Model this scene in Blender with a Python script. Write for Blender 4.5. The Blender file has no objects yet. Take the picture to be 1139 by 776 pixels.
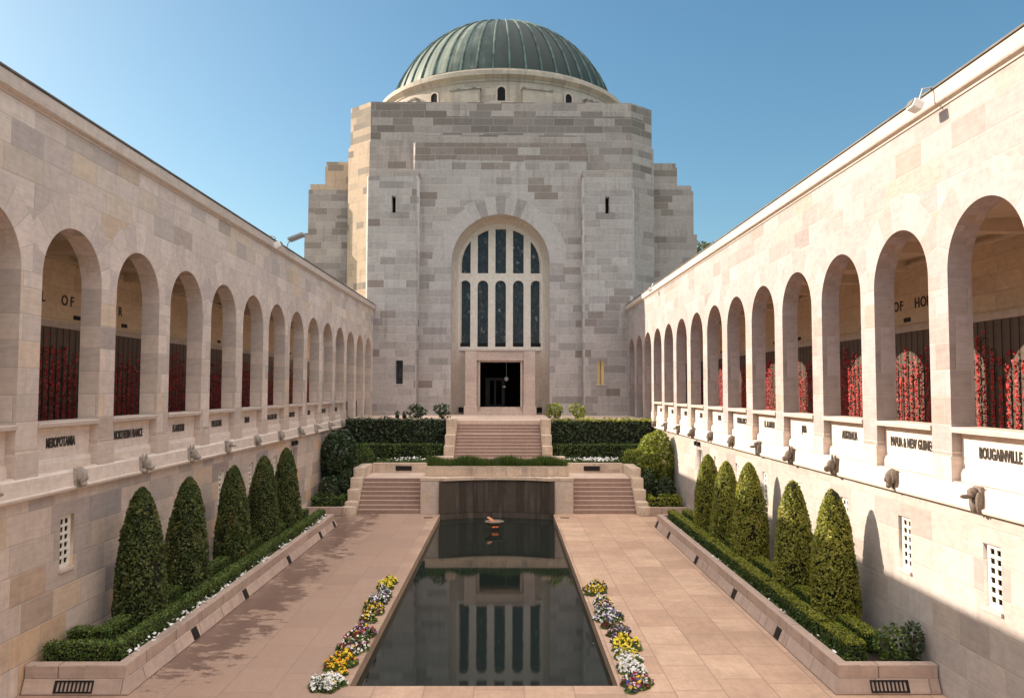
import bpy, bmesh, math, random
import numpy as np
from mathutils import Vector, Matrix
R = math.radians
rng = np.random.default_rng(7)
random.seed(7)
SC = bpy.context.scene
COL = SC.collection

# ------------------------------------------------------------------ helpers: objects
def tag(o, label=None, cat=None, group=None, kind=None):
    if label: o['label'] = label
    if cat: o['category'] = cat
    if group: o['group'] = group
    if kind: o['kind'] = kind
    return o

def empty(name, loc, label, cat, group=None, rz=0):
    o = bpy.data.objects.new(name, None); COL.objects.link(o)
    o.location = loc; o.rotation_euler = (0, 0, rz); o.empty_display_size = .3
    return tag(o, label, cat, group)

def wloc(o):
    """world location of an (unrotated) parent chain"""
    v = Vector((0, 0, 0))
    while o is not None:
        v += o.location; o = o.parent
    return v

def link(name, me, mat=None, parent=None, smooth=None):
    """mesh given in world coordinates (parents are unrotated); made local to its parent"""
    if mat:
        for m in (mat if isinstance(mat, (list, tuple)) else [mat]): me.materials.append(m)
    if smooth is not None and len(me.polygons):
        me.polygons.foreach_set('use_smooth', [True] * len(me.polygons))
        me.set_sharp_from_angle(angle=R(smooth))
    o = bpy.data.objects.new(name, me); COL.objects.link(o)
    if parent:
        o.parent = parent
        off = wloc(parent)
        me.transform(Matrix.Translation(-off))
    me.update()
    return o

class MB:
    """collects shapes in one bmesh"""
    def __init__(s): s.bm = bmesh.new()
    def box(s, x0, x1, y0, y1, z0, z1, bev=0):
        v = [s.bm.verts.new(p) for p in ((x0,y0,z0),(x1,y0,z0),(x1,y1,z0),(x0,y1,z0),(x0,y0,z1),(x1,y0,z1),(x1,y1,z1),(x0,y1,z1))]
        fs = [s.bm.faces.new([v[i] for i in q]) for q in ((0,3,2,1),(4,5,6,7),(0,1,5,4),(1,2,6,5),(2,3,7,6),(3,0,4,7))]
        if bev:
            es = list({e for f in fs for e in f.edges})
            bmesh.ops.bevel(s.bm, geom=es, offset=bev, segments=2, affect='EDGES', profile=.5)
        return s
    def prism(s, pts, a, b, ax='x'):
        """polygon pts (p,q) extruded along ax from a to b"""
        def P(p, q, t): return {'x': (t,p,q), 'y': (p,t,q), 'z': (p,q,t)}[ax]
        A = [s.bm.verts.new(P(p,q,a)) for p,q in pts]; B = [s.bm.verts.new(P(p,q,b)) for p,q in pts]
        n = len(pts)
        s.bm.faces.new(A); s.bm.faces.new(B[::-1])
        for i in range(n): s.bm.faces.new((A[i], B[i], B[(i+1)%n], A[(i+1)%n]))
        return s
    def quad(s, *p):
        s.bm.faces.new([s.bm.verts.new(q) for q in p]); return s
    def lathe(s, prof, cx, cy, n=64, a0=0, a1=2*math.pi, closed=True):
        rings = []
        cnt = n if closed else n+1
        for r, z in prof:
            rings.append([s.bm.verts.new((cx + r*math.sin(a0+(a1-a0)*i/n), cy - r*math.cos(a0+(a1-a0)*i/n), z)) for i in range(cnt)])
        for k in range(len(prof)-1):
            for i in range(n):
                j = (i+1) % cnt if closed else i+1
                s.bm.faces.new((rings[k][i], rings[k][j], rings[k+1][j], rings[k+1][i]))
        return s
    def tube(s, pts, r, n=8):
        prev = None
        pts = [Vector(p) for p in pts]
        for i, p in enumerate(pts):
            d = (pts[min(i+1,len(pts)-1)] - pts[max(i-1,0)]).normalized()
            a = d.orthogonal().normalized(); b = d.cross(a)
            rr = r[i] if isinstance(r, (list, tuple)) else r
            ring = [s.bm.verts.new(p + rr*(math.cos(2*math.pi*k/n)*a + math.sin(2*math.pi*k/n)*b)) for k in range(n)]
            if prev:
                # match closest start to avoid twists
                off = min(range(n), key=lambda o: (ring[o].co-prev[0].co - (p-pts[i-1])).length)
                ring = ring[off:]+ring[:off]
                for k in range(n): s.bm.faces.new((prev[k], prev[(k+1)%n], ring[(k+1)%n], ring[k]))
            else: s.bm.faces.new(ring[::-1])
            prev = ring
        s.bm.faces.new(prev)
        return s
    def ball(s, c, r, sub=2, rot=None):
        M = Matrix.Translation(c) @ (rot.to_4x4() if rot else Matrix.Identity(4)) @ Matrix.Diagonal((*r, 1))
        bmesh.ops.create_icosphere(s.bm, subdivisions=sub, radius=1, matrix=M)
        return s
    def mesh(s, name='m', recalc=True):
        if recalc: bmesh.ops.recalc_face_normals(s.bm, faces=s.bm.faces[:])
        me = bpy.data.meshes.new(name); s.bm.to_mesh(me); s.bm.free(); return me
    def build(s, name, mat=None, parent=None, smooth=None, recalc=True):
        return link(name, s.mesh(name, recalc), mat, parent, smooth)

def plate_mesh(outer, holes, thick, origin, ua, na):
    """slab with holes: polygon in (u, z) extruded by thick along na (from origin plane inwards)"""
    cu = bpy.data.curves.new('p', 'CURVE'); cu.dimensions = '2D'; cu.fill_mode = 'BOTH'; cu.extrude = thick/2
    for poly in [outer] + list(holes):
        sp = cu.splines.new('POLY'); sp.points.add(len(poly)-1)
        for i, (u, v) in enumerate(poly): sp.points[i].co = (u, v, 0, 1)
        sp.use_cyclic_u = True
    o = bpy.data.objects.new('p', cu); COL.objects.link(o)
    dg = bpy.context.evaluated_depsgraph_get(); dg.update()
    me = bpy.data.meshes.new_from_object(o.evaluated_get(dg))
    bpy.data.objects.remove(o); bpy.data.curves.remove(cu)
    me.materials.clear()
    ua = Vector(ua); na = Vector(na)
    M = Matrix(((ua.x, 0, na.x, origin[0]+na.x*thick/2), (ua.y, 0, na.y, origin[1]+na.y*thick/2), (0, 1, 0, origin[2]), (0,0,0,1)))
    me.transform(M)
    bm = bmesh.new(); bm.from_mesh(me)
    bmesh.ops.remove_doubles(bm, verts=bm.verts[:], dist=1e-4)
    bmesh.ops.recalc_face_normals(bm, faces=bm.faces[:])
    bm.to_mesh(me); bm.free()
    return me

def bevel_verticals(o, ytest, xs, off, z0=-1e9, z1=1e9):
    """chamfer the vertical front corners of a world-aligned mesh object"""
    base = wloc(o); bm = bmesh.new(); bm.from_mesh(o.data)
    es = []
    for e in bm.edges:
        a, b = e.verts[0].co+base, e.verts[1].co+base
        if abs(a.x-b.x) < 1e-3 and abs(a.y-b.y) < 1e-3 and abs(a.y-ytest) < .01 and any(abs(a.x-x) < .01 for x in xs): es.append(e)
    bmesh.ops.bevel(bm, geom=es, offset=off, segments=1, affect='EDGES')
    bm.to_mesh(o.data); bm.free()

def rect(u0, u1, v0, v1): return [(u0,v0),(u1,v0),(u1,v1),(u0,v1)]
def arch_poly(c, w, v0, vs, n=28):
    r = w/2
    return [(c-r, v0), (c+r, v0)] + [(c+r*math.cos(math.pi*i/n), vs+r*math.sin(math.pi*i/n)) for i in range(n+1)]

FONT_CACHE = {}
def text_mesh(txt, size, depth, bold=0.0):
    cu = bpy.data.curves.new('t', 'FONT'); cu.body = txt; cu.size = size; cu.extrude = depth; cu.offset = bold
    cu.align_x = 'CENTER'; cu.align_y = 'CENTER'; cu.space_character = 1.08
    o = bpy.data.objects.new('t', cu); COL.objects.link(o)
    dg = bpy.context.evaluated_depsgraph_get(); dg.update()
    me = bpy.data.meshes.new_from_object(o.evaluated_get(dg))
    bpy.data.objects.remove(o); bpy.data.curves.remove(cu); me.materials.clear()
    return me

def place_text(me, center, ua, na):
    """ua = reading direction, na = outward normal"""
    ua = Vector(ua); na = Vector(na)
    me.transform(Matrix(((ua.x, 0, na.x, center[0]), (ua.y, 0, na.y, center[1]), (0, 1, 0, center[2]), (0,0,0,1))))
    return me

def cards(P, Nn, size, aspect=1.8, tilt=.7, sizevar=.35, fold=False):
    """many small leaf faces at points P with outward normals Nn -> mesh"""
    n = len(P)
    nn = Nn + tilt*rng.normal(size=(n,3)); nn /= np.linalg.norm(nn, axis=1, keepdims=True)
    a = np.cross(nn, rng.normal(size=(n,3))); a /= np.linalg.norm(a, axis=1, keepdims=True)
    b = np.cross(nn, a)
    s = (size*(1+sizevar*rng.normal(size=n)).clip(.35, 2))[:,None]
    l, w = s*.5, s*.5/aspect
    V = np.stack([P-a*l, P+b*w, P+a*l, P-b*w], 1).reshape(-1,3)
    me = bpy.data.meshes.new('leaves')
    me.vertices.add(4*n); me.vertices.foreach_set('co', V.ravel().astype(np.float32))
    me.loops.add(4*n); me.loops.foreach_set('vertex_index', np.arange(4*n, dtype=np.int32))
    me.polygons.add(n); me.polygons.foreach_set('loop_start', np.arange(0,4*n,4,dtype=np.int32))
    me.polygons.foreach_set('loop_total', np.full(n,4,dtype=np.int32))
    me.update(calc_edges=True)
    return me

def join_meshes(a, b):
    """append mesh b to mesh a with b's material slots after a's (both without materials; index kept)"""
    bm = bmesh.new(); bm.from_mesh(a); bm.from_mesh(b); bm.to_mesh(a); bm.free(); return a

# ------------------------------------------------------------------ helpers: materials
class NT:
    def __init__(s, name):
        s.m = bpy.data.materials.new(name); s.m.use_nodes = True
        s.t = s.m.node_tree; s.t.nodes.clear()
        s.out = s.n('ShaderNodeOutputMaterial')
    def n(s, t, **k):
        x = s.t.nodes.new(t)
        for a, b in k.items(): setattr(x, a, b)
        return x
    def put(s, sock, v):
        if hasattr(v, 'is_output'): s.t.links.new(v, sock)
        elif v is not None: sock.default_value = v
    def M(s, op, a, b=None, c=None, clamp=False):
        x = s.n('ShaderNodeMath', operation=op); x.use_clamp = clamp
        s.put(x.inputs[0], a)
        if b is not None: s.put(x.inputs[1], b)
        if c is not None: s.put(x.inputs[2], c)
        return x.outputs[0]
    def xyz(s, v):
        x = s.n('ShaderNodeSeparateXYZ'); s.put(x.inputs[0], v); return x.outputs
    def comb(s, a, b, c=0.0):
        x = s.n('ShaderNodeCombineXYZ'); s.put(x.inputs[0], a); s.put(x.inputs[1], b); s.put(x.inputs[2], c); return x.outputs[0]
    def white(s, v):
        x = s.n('ShaderNodeTexWhiteNoise', noise_dimensions='3D'); s.put(x.inputs['Vector'], v); return x.outputs['Value']
    def noise(s, v, scale, det=3, rough=.55):
        x = s.n('ShaderNodeTexNoise'); s.put(x.inputs['Vector'], v); x.inputs['Scale'].default_value = scale
        x.inputs['Detail'].default_value = det; x.inputs['Roughness'].default_value = rough; return x.outputs['Fac']
    def ramp(s, f, stops, interp='LINEAR'):
        x = s.n('ShaderNodeValToRGB'); x.color_ramp.interpolation = interp
        e = x.color_ramp.elements
        while len(e) < len(stops): e.new(.5)
        for i, (p, c) in enumerate(stops): e[i].position = p; e[i].color = (*c, 1)
        s.put(x.inputs[0], f); return x.outputs[0]
    def mix(s, f, a, b, mode='MIX'):
        x = s.n('ShaderNodeMix', data_type='RGBA', blend_type=mode)
        s.put(x.inputs['Factor'], f)
        for sock, v in ((x.inputs[6], a), (x.inputs[7], b)):
            if isinstance(v, tuple): v = (*v, 1) if len(v) == 3 else v
            s.put(sock, v)
        return x.outputs[2]
    def mapr(s, v, a, b, c=0., d=1., smooth=False):
        x = s.n('ShaderNodeMapRange'); x.clamp = True
        if smooth: x.interpolation_type = 'SMOOTHSTEP'
        for i, q in enumerate((v, a, b, c, d)): s.put(x.inputs[i], q)
        return x.outputs[0]
    def bump(s, h, strength, dist, nrm=None):
        x = s.n('ShaderNodeBump'); x.inputs['Strength'].default_value = strength; x.inputs['Distance'].default_value = dist
        s.put(x.inputs['Height'], h)
        if nrm is not None: s.put(x.inputs['Normal'], nrm)
        return x.outputs[0]
    def bsdf(s, col, rough=.8, nrm=None, metal=0., spec=.3, **k):
        x = s.n('ShaderNodeBsdfPrincipled')
        if isinstance(col, tuple): col = (*col, 1)
        s.put(x.inputs['Base Color'], col); s.put(x.inputs['Roughness'], rough); s.put(x.inputs['Metallic'], metal)
        s.put(x.inputs['Specular IOR Level'], spec)
        if nrm is not None: s.put(x.inputs['Normal'], nrm)
        for a, b in k.items(): s.put(x.inputs[a], b)
        s.t.links.new(x.outputs[0], s.out.inputs[0]); return x
    @property
    def pos(s): return s.n('ShaderNodeNewGeometry').outputs['Position']

def pale_treads(m, colour, f=.75):  # mixes the given colour over upward-facing faces
    T = NT.__new__(NT); T.m = m; T.t = m.node_tree
    b = next(n for n in m.node_tree.nodes if n.type == 'BSDF_PRINCIPLED'); c = b.inputs['Base Color'].links[0].from_socket
    nz = T.xyz(T.n('ShaderNodeNewGeometry').outputs['True Normal'])[2]
    T.put(b.inputs['Base Color'], T.mix(T.mapr(nz, .3, .8, 0., f), c, colour)); return m
def stone(name, stops, bw=1.15, bh=.55, vo=0., mortar=(.44,.38,.32), mw=.009, seed=0., ring=None, dark=None,
          streak=.25, horiz=False, polar=None, rough=.82, bumpk=.5, jointmix=.7, wvar=.6):
    """coursed ashlar with a tint per block. ring=(axis, centre, period, zspring, R, width, nseg, alternate)
    dark=(z0,z1,p0,p1,colour): chance of weathered dark blocks from z0 to z1. polar=(cx,cy,r): courses round a drum"""
    t = NT(name)
    geo = t.n('ShaderNodeNewGeometry'); p = t.xyz(geo.outputs['Position']); n = t.xyz(geo.outputs['True Normal'])
    if horiz: u, v = p[1], p[0]
    elif polar:
        u = t.M('MULTIPLY', t.M('ARCTAN2', t.M('SUBTRACT', p[0], polar[0]), t.M('SUBTRACT', polar[1], p[1])), polar[2]); v = p[2]
    else:
        ln = t.M('MAXIMUM', t.M('SQRT', t.M('ADD', t.M('MULTIPLY', n[0], n[0]), t.M('MULTIPLY', n[1], n[1]))), .001)
        u = t.M('DIVIDE', t.M('SUBTRACT', t.M('MULTIPLY', n[0], p[1]), t.M('MULTIPLY', n[1], p[0])), ln)
        u = t.M('ADD', u, t.M('MULTIPLY', t.M('ABSOLUTE', n[2]), p[0]))
        v = t.M('ADD', p[2], t.M('MULTIPLY', t.M('GREATER_THAN', t.M('ABSOLUTE', n[2]), .95), p[1]))
    vv = t.M('DIVIDE', t.M('ADD', v, vo+50*bh), bh)
    row = t.M('FLOOR', vv)
    r1 = t.white(t.comb(row, seed+3.3, .5)); r2 = t.white(t.comb(row, seed+9.1, 2.5))
    w = t.M('MULTIPLY_ADD', r1, bw*wvar, bw*(1-wvar/2))
    uo = t.M('ADD', t.M('DIVIDE', u, w), t.M('MULTIPLY', r2, 37.))
    col = t.M('FLOOR', uo)
    fu = t.M('FRACT', uo); fv = t.M('FRACT', vv)
    du = t.M('MULTIPLY', t.M('MINIMUM', fu, t.M('SUBTRACT', 1., fu)), w)
    dv = t.M('MULTIPLY', t.M('MINIMUM', fv, t.M('SUBTRACT', 1., fv)), bh)
    d = t.M('MINIMUM', du, dv)
    h = t.white(t.comb(col, row, seed)); h2 = t.white(t.comb(row, col, seed+5.7))
    if ring:
        ax, c, per, zs, RR, rw, ns, alt = ring
        a = t.M('SUBTRACT', p[0] if ax == 'X' else p[1], c)
        bay = 0.
        if per:
            sh = t.M('ADD', a, per/2); bay = t.M('FLOOR', t.M('DIVIDE', sh, per))
            a = t.M('SUBTRACT', t.M('SUBTRACT', sh, t.M('MULTIPLY', bay, per)), per/2)
        zz = t.M('SUBTRACT', p[2], zs)
        rad = t.M('SQRT', t.M('ADD', t.M('MULTIPLY', a, a), t.M('MULTIPLY', zz, zz)))
        seg = t.M('MULTIPLY', t.M('ARCTAN2', zz, a), ns/math.pi)
        sg = t.M('FLOOR', seg); sf = t.M('FRACT', seg)
        # outer edge of the ring is stepped a little stone by stone
        rwv = t.M('MULTIPLY_ADD', t.white(t.comb(sg, bay, seed+1.9)), rw*.25, RR+rw*.9)
        flat = t.M('LESS_THAN', t.M('ABSOLUTE', n[2]), .3)
        inr = t.M('MULTIPLY', t.M('MULTIPLY', t.M('LESS_THAN', rad, rwv), t.M('GREATER_THAN', zz, 0.)), flat)
        dr = t.M('MINIMUM', t.M('MULTIPLY', t.M('MULTIPLY', t.M('MINIMUM', sf, t.M('SUBTRACT', 1., sf)), math.pi/ns), rad), t.M('SUBTRACT', rwv, rad))
        hr = t.white(t.comb(sg, bay, seed+21.))
        if alt:
            par = t.M('ABSOLUTE', t.M('MODULO', sg, 2.)); mid = t.M('MULTIPLY', t.M('GREATER_THAN', sg, alt[0]-.5), t.M('LESS_THAN', sg, alt[1]+.5))
            hr = t.M('ADD', t.M('MULTIPLY', hr, .10), t.M('MULTIPLY', t.M('MULTIPLY', par, mid), .88))
            hr = t.M('ADD', hr, t.M('MULTIPLY', .24, t.M('SUBTRACT', 1., t.M('MULTIPLY', par, mid))))
        else: hr = t.M('MULTIPLY_ADD', hr, .55, .05)
        def sel(A, B): return t.M('ADD', t.M('MULTIPLY', inr, B), t.M('MULTIPLY', t.M('SUBTRACT', 1., inr), A))
        d = sel(d, dr); h = sel(h, hr)
        if dark: h2 = t.M('ADD', h2, inr)
    c0 = t.ramp(h, stops)
    pv = t.comb(u, v, t.M('ADD', t.M('MULTIPLY', h, 11.), n[0]))
    if dark:
        z0, z1, p0, p1, dc = dark[:5]
        th = t.mapr(p[2], z0, z1, p0, p1)
        if len(dark) > 5: th = t.M('MULTIPLY', th, t.mapr(p[2], dark[5], dark[5]+.1, 1., .35))
        rowk = t.M('MULTIPLY_ADD', t.white(t.comb(row, 4.4, seed+2.)), 1.1, .45)
        isd = t.M('LESS_THAN', h2, t.M('MULTIPLY', th, rowk))
        c0 = t.mix(t.M('MULTIPLY', isd, t.M('MULTIPLY_ADD', h, .35, .65)), c0, dc)
    gr = t.noise(pv, 5., 5, .6)
    c0 = t.mix(1., c0, t.ramp(gr, [(.25,(.86,.85,.84)),(.5,(.99,.99,.99)),(.75,(1.1,1.1,1.1))]), 'MULTIPLY')
    bed = t.noise(t.comb(t.M('MULTIPLY', u, .9), t.M('MULTIPLY', v, 9.), t.M('MULTIPLY', h, 23.)), 1.6, 3, .6)
    c0 = t.mix(.5, c0, t.ramp(bed, [(.3,(.85,.84,.83)),(.6,(1.06,1.05,1.04))]), 'MULTIPLY')
    if streak:
        st = t.noise(t.comb(t.M('MULTIPLY', u, 2.6), t.M('MULTIPLY', v, .22), 3.), 1., 4, .65)
        st2 = t.noise(t.comb(t.M('MULTIPLY', u, .35), t.M('MULTIPLY', v, .3), 8.), 1., 4, .6)
        c0 = t.mix(t.M('MULTIPLY', t.mapr(st, .48, .75, 0., 1.), t.mapr(st2, .4, .62, 0., streak*2.2)), c0, (.17,.145,.125))
    m = t.mapr(d, mw*.5, mw*1.4, 1., 0.)
    c0 = t.mix(t.M('MULTIPLY', m, jointmix), c0, mortar)
    hh = t.M('ADD', t.M('MULTIPLY', t.mapr(d, 0., mw*2.2, 0., 1.), .8), t.M('ADD', t.M('MULTIPLY', t.noise(pv, 22., 4, .65), .22), t.M('MULTIPLY', h, .35)))
    t.bsdf(c0, t.M('MULTIPLY_ADD', gr, .15, rough-.08), t.bump(hh, bumpk, .012), spec=.25)
    return t.m

def plain(name, c, rough=.7, var=.15, scale=6., metal=0., spec=.3, bump=.15, dist=.01, stretch=(1,1,1), stain=None):
    t = NT(name); x = t.xyz(t.pos)
    pv = t.comb(*[t.M('MULTIPLY', x[i], float(stretch[i])) for i in range(3)])
    n = t.noise(pv, scale, 5, .6)
    c0 = t.mix(t.mapr(n, .3, .7), tuple(a*(1-var) for a in c), tuple(min(1, a*(1+var)) for a in c))
    if stain:
        s = t.noise(t.comb(t.M('MULTIPLY', x[0], 1.7), t.M('MULTIPLY', x[1], 1.7), t.M('MULTIPLY', x[2], .3)), 1.3, 5, .65)
        c0 = t.mix(t.mapr(s, .5, .72, 0., .75), c0, stain)
    t.bsdf(c0, rough, t.bump(t.noise(pv, scale*4, 4, .6), bump, dist), metal=metal, spec=spec)
    return t.m

def leafmat(name, stops, trans=.25, rough=.5, big=.6):
    t = NT(name); g = t.n('ShaderNodeNewGeometry')
    r = g.outputs['Random Per Island']
    nz = t.noise(g.outputs['Position'], 1.7, 3, .6)
    f = t.M('ADD', t.M('MULTIPLY', r, .75), t.M('MULTIPLY', t.M('SUBTRACT', nz, .38), big), clamp=True)
    c = t.ramp(f, [(p_, tuple(min(.34, q_*1.75) for q_ in c_)) for p_, c_ in stops])
    b = t.bsdf(c, rough, spec=.35)
    tr = t.n('ShaderNodeBsdfTranslucent'); t.put(tr.inputs[0], t.mix(1., c, (1.25,1.2,.55), 'MULTIPLY'))
    mx = t.n('ShaderNodeMixShader'); mx.inputs[0].default_value = trans
    t.t.links.new(b.outputs[0], mx.inputs[1]); t.t.links.new(tr.outputs[0], mx.inputs[2]); t.t.links.new(mx.outputs[0], t.out.inputs[0])
    return t.m

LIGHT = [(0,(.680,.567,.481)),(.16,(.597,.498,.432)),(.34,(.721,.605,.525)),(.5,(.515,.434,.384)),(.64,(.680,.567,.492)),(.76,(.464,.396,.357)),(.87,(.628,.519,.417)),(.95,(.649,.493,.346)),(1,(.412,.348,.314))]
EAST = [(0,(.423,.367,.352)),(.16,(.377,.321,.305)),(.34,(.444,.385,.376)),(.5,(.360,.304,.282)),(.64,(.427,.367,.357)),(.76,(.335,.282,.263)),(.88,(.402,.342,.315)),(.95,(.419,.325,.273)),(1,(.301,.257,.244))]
SMOOTH = [(0,(.57,.475,.405)),(.4,(.61,.51,.44)),(.7,(.54,.45,.385)),(1,(.59,.485,.415))]
FACE = [(0,(.486,.444,.423)),(.14,(.432,.392,.374)),(.3,(.503,.464,.443)),(.44,(.401,.364,.347)),(.58,(.468,.427,.402)),(.7,(.374,.340,.323)),(.80,(.450,.411,.386)),(.9,(.344,.310,.297)),(1,(.303,.273,.260))]
TOW = [(0,(.451,.394,.361)),(.2,(.396,.347,.321)),(.4,(.469,.414,.377)),(.6,(.359,.313,.290)),(.8,(.432,.376,.341)),(.92,(.322,.279,.259)),(1,(.285,.245,.229))]
P = 3.2165
YL1, YR1 = 18.0655, 17.912          # centre of the first fully seen bay, left / right
ZS, AW = 8.7386, 2.478              # springing height and width of the cloister arches
MAT = {}
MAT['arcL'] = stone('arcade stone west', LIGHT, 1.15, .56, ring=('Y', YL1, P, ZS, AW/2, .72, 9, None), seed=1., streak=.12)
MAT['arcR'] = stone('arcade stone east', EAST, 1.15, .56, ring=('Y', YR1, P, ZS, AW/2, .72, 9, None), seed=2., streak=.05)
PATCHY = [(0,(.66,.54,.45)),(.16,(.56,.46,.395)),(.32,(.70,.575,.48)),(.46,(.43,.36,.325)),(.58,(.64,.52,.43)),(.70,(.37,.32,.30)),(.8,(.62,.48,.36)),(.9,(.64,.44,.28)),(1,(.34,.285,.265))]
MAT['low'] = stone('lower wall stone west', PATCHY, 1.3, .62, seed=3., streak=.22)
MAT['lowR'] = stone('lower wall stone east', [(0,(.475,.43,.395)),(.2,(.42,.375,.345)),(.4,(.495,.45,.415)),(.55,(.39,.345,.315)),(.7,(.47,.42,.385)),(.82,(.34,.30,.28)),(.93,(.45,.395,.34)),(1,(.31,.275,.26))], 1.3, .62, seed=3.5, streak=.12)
MAT['smooth'] = stone('dressed stone', SMOOTH, 1.6, .9, seed=4., streak=.1, jointmix=.35, bumpk=.25)
MAT['ledge'] = stone('pale ledge stone', [(0,(.68,.58,.50)),(.5,(.72,.62,.54)),(1,(.66,.555,.475))], 1.6, 3., seed=5., streak=.06, jointmix=.35, bumpk=.2)
MAT['gallery'] = stone('gallery stone', [(0,(.70,.555,.39)),(.5,(.74,.60,.43)),(1,(.65,.51,.36))], 1.2, .5, seed=6., streak=0., jointmix=.5)
DK = (.25,.205,.18)
MAT['face'] = stone('hall stone', FACE, 1.5, .58, ring=('X', 0., 0., 15.97, 3.76, 1.3, 19, (6,12)), seed=7., dark=(23.85, 24.0, .05, 1.2, DK), streak=.28, mortar=(.60,.525,.465), mw=.022, jointmix=.4)
MAT['tower'] = stone('tower stone', TOW, 1.6, .6, seed=8., dark=(26.95, 27.05, .10, 1.25, (.20,.17,.152), 28.3), streak=.35, mortar=(.52,.45,.40), mw=.022, jointmix=.45)
MAT['chamfer'] = stone('tower stone sunlit', [(0,(.54,.40,.285)),(.5,(.58,.44,.32)),(1,(.48,.36,.265))], 1.2, .55, seed=9., dark=(24., 27., .1, .5, (.25,.21,.18)), streak=.3, mortar=(.5,.43,.35))  # warm sunlight put into the colour, for left-facing corners and left wing tops
MAT['wing'] = stone('wing stone', TOW, 1.5, .58, seed=10., dark=(20., 25., .06, .5, (.23,.19,.16)), streak=.3, mortar=(.50,.43,.38), mw=.022, jointmix=.45)
MAT['drum'] = stone('drum stone', [(0,(.52,.44,.36)),(.5,(.58,.50,.41)),(1,(.45,.385,.32))], 1.3, .55, seed=11., polar=(0,73.8,10.9), streak=.3)
MAT['door'] = stone('door stone', [(0,(.56,.44,.375)),(.5,(.60,.475,.405)),(1,(.51,.40,.345))], 2.4, .62, seed=12., streak=.12, jointmix=.4)
MAT['reveal'] = stone('reveal stone', [(0,(.56,.48,.41)),(.5,(.60,.515,.44)),(1,(.52,.44,.375))], 1.0, .55, seed=13., streak=.1, jointmix=.4)
MAT['tracery'] = plain('window stone', (.68,.61,.53), .8, .1, 4.)
MAT['stair'] = stone('stair granite', [(0,(.31,.215,.175)),(.5,(.35,.24,.195)),(1,(.28,.195,.16))], 1.8, 40., seed=14., streak=.15, jointmix=.4, bumpk=.2, rough=.7)
pale_treads(MAT['stair'], (.58,.43,.355))
MAT['cheek'] = stone('cheek wall stone', [(0,(.60,.47,.36)),(.5,(.66,.525,.41)),(1,(.53,.415,.325))], .8, .45, seed=15., streak=.5)
MAT['kerbstone'] = stone('planter granite', [(0,(.47,.355,.295)),(.5,(.53,.40,.335)),(1,(.41,.305,.255))], 1.25, 20., seed=16., streak=.35, jointmix=.9, mortar=(.16,.12,.10), mw=.014, rough=.6)
MAT['soil'] = plain('soil', (.045,.032,.024), .95, .4, 9., bump=.8, dist=.03)
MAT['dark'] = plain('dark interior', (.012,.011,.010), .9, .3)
MAT['bronze'] = plain('aged bronze', (.075,.050,.040), .42, .3, 5., metal=.6, spec=.5, stretch=(1,1,.4))
MAT['black_metal'] = plain('black metal', (.025,.023,.022), .5, .3, 20., metal=.5)
MAT['grey_metal'] = plain('grey painted metal', (.33,.36,.37), .4, .15, 9., metal=.3)
MAT['white_paint'] = plain('white paint', (.78,.76,.72), .5, .06, 9.)
MAT['lead'] = plain('lead flashing', (.16,.145,.13), .6, .3, 4., stretch=(1,.3,1))
MAT['vent'] = plain('pale vent stone', (.74,.69,.60), .8, .08, 9.)
MAT['letters'] = plain('letter bronze', (.05,.042,.036), .6, .3, 9.)
MAT['gargoyle'] = plain('weathered carving', (.20,.16,.13), .9, .3, 9., bump=.8, dist=.03, stain=(.07,.055,.045))
MAT['ceiling'] = plain('gallery ceiling', (.62,.52,.40), .8, .08, 3.)
MAT['roof'] = plain('roof membrane', (.30,.27,.24), .8, .15, 2.)

# honour roll panels: bronze with columns of raised names
t = NT('honour roll bronze'); x = t.xyz(t.pos)
yy = t.M('FRACT', t.M('DIVIDE', x[1], .36)); zz = t.M('FRACT', t.M('DIVIDE', x[2], .026))
colm = t.M('GREATER_THAN', t.M('MINIMUM', yy, t.M('SUBTRACT', 1., yy)), .06)
wn = t.white(t.comb(t.M('FLOOR', t.M('DIVIDE', x[1], .36)), t.M('FLOOR', t.M('DIVIDE', x[2], .026)), 1.))
ink = t.M('MULTIPLY', t.M('MULTIPLY', t.M('GREATER_THAN', zz, .45), colm), t.M('LESS_THAN', yy, t.M('MULTIPLY_ADD', wn, .4, .5)))
base = t.mix(colm, (.02,.015,.012), t.mix(t.noise(t.pos, 1.5, 4), (.11,.08,.062), (.17,.125,.10)))
t.bsdf(t.mix(t.M('MULTIPLY', ink, .5), base, (.26,.20,.16)), .55, metal=.8, spec=.5)
MAT['roll'] = t.m

t = NT('red poppy'); g = t.n('ShaderNodeNewGeometry')
t.bsdf(t.ramp(g.outputs['Random Per Island'], [(0,(.34,.016,.018)),(.5,(.55,.045,.045)),(.85,(.66,.11,.10)),(1,(.30,.012,.015))]), .6, spec=.2)
MAT['poppy'] = t.m

# verdigris copper of the dome: per-panel tint, streaks running down, dark weathering
t = NT('copper dome'); x = t.xyz(t.pos)
ang = t.M('ARCTAN2', x[0], t.M('SUBTRACT', 73.8, x[1]))
pan = t.M('FLOOR', t.M('MULTIPLY', ang, 48/(2*math.pi)))
pn = t.white(t.comb(pan, 2., 1.))
st = t.noise(t.comb(t.M('MULTIPLY', ang, 26.), t.M('MULTIPLY', x[2], .3), 0.), 1., 6, .75)
bl = t.noise(t.pos, .28, 4, .6)
west = t.mapr(t.M('ADD', ang, t.M('MULTIPLY', t.M('SUBTRACT', bl, .5), 1.3)), -.42, .1, 1., 0.)   # sunlight on the left side painted paler into the copper
f = t.M('ADD', t.M('MULTIPLY', pn, .26), t.M('ADD', t.M('MULTIPLY', st, .62), t.M('MULTIPLY', west, .42)), clamp=True)
f = t.M('SUBTRACT', f, .08)
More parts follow.
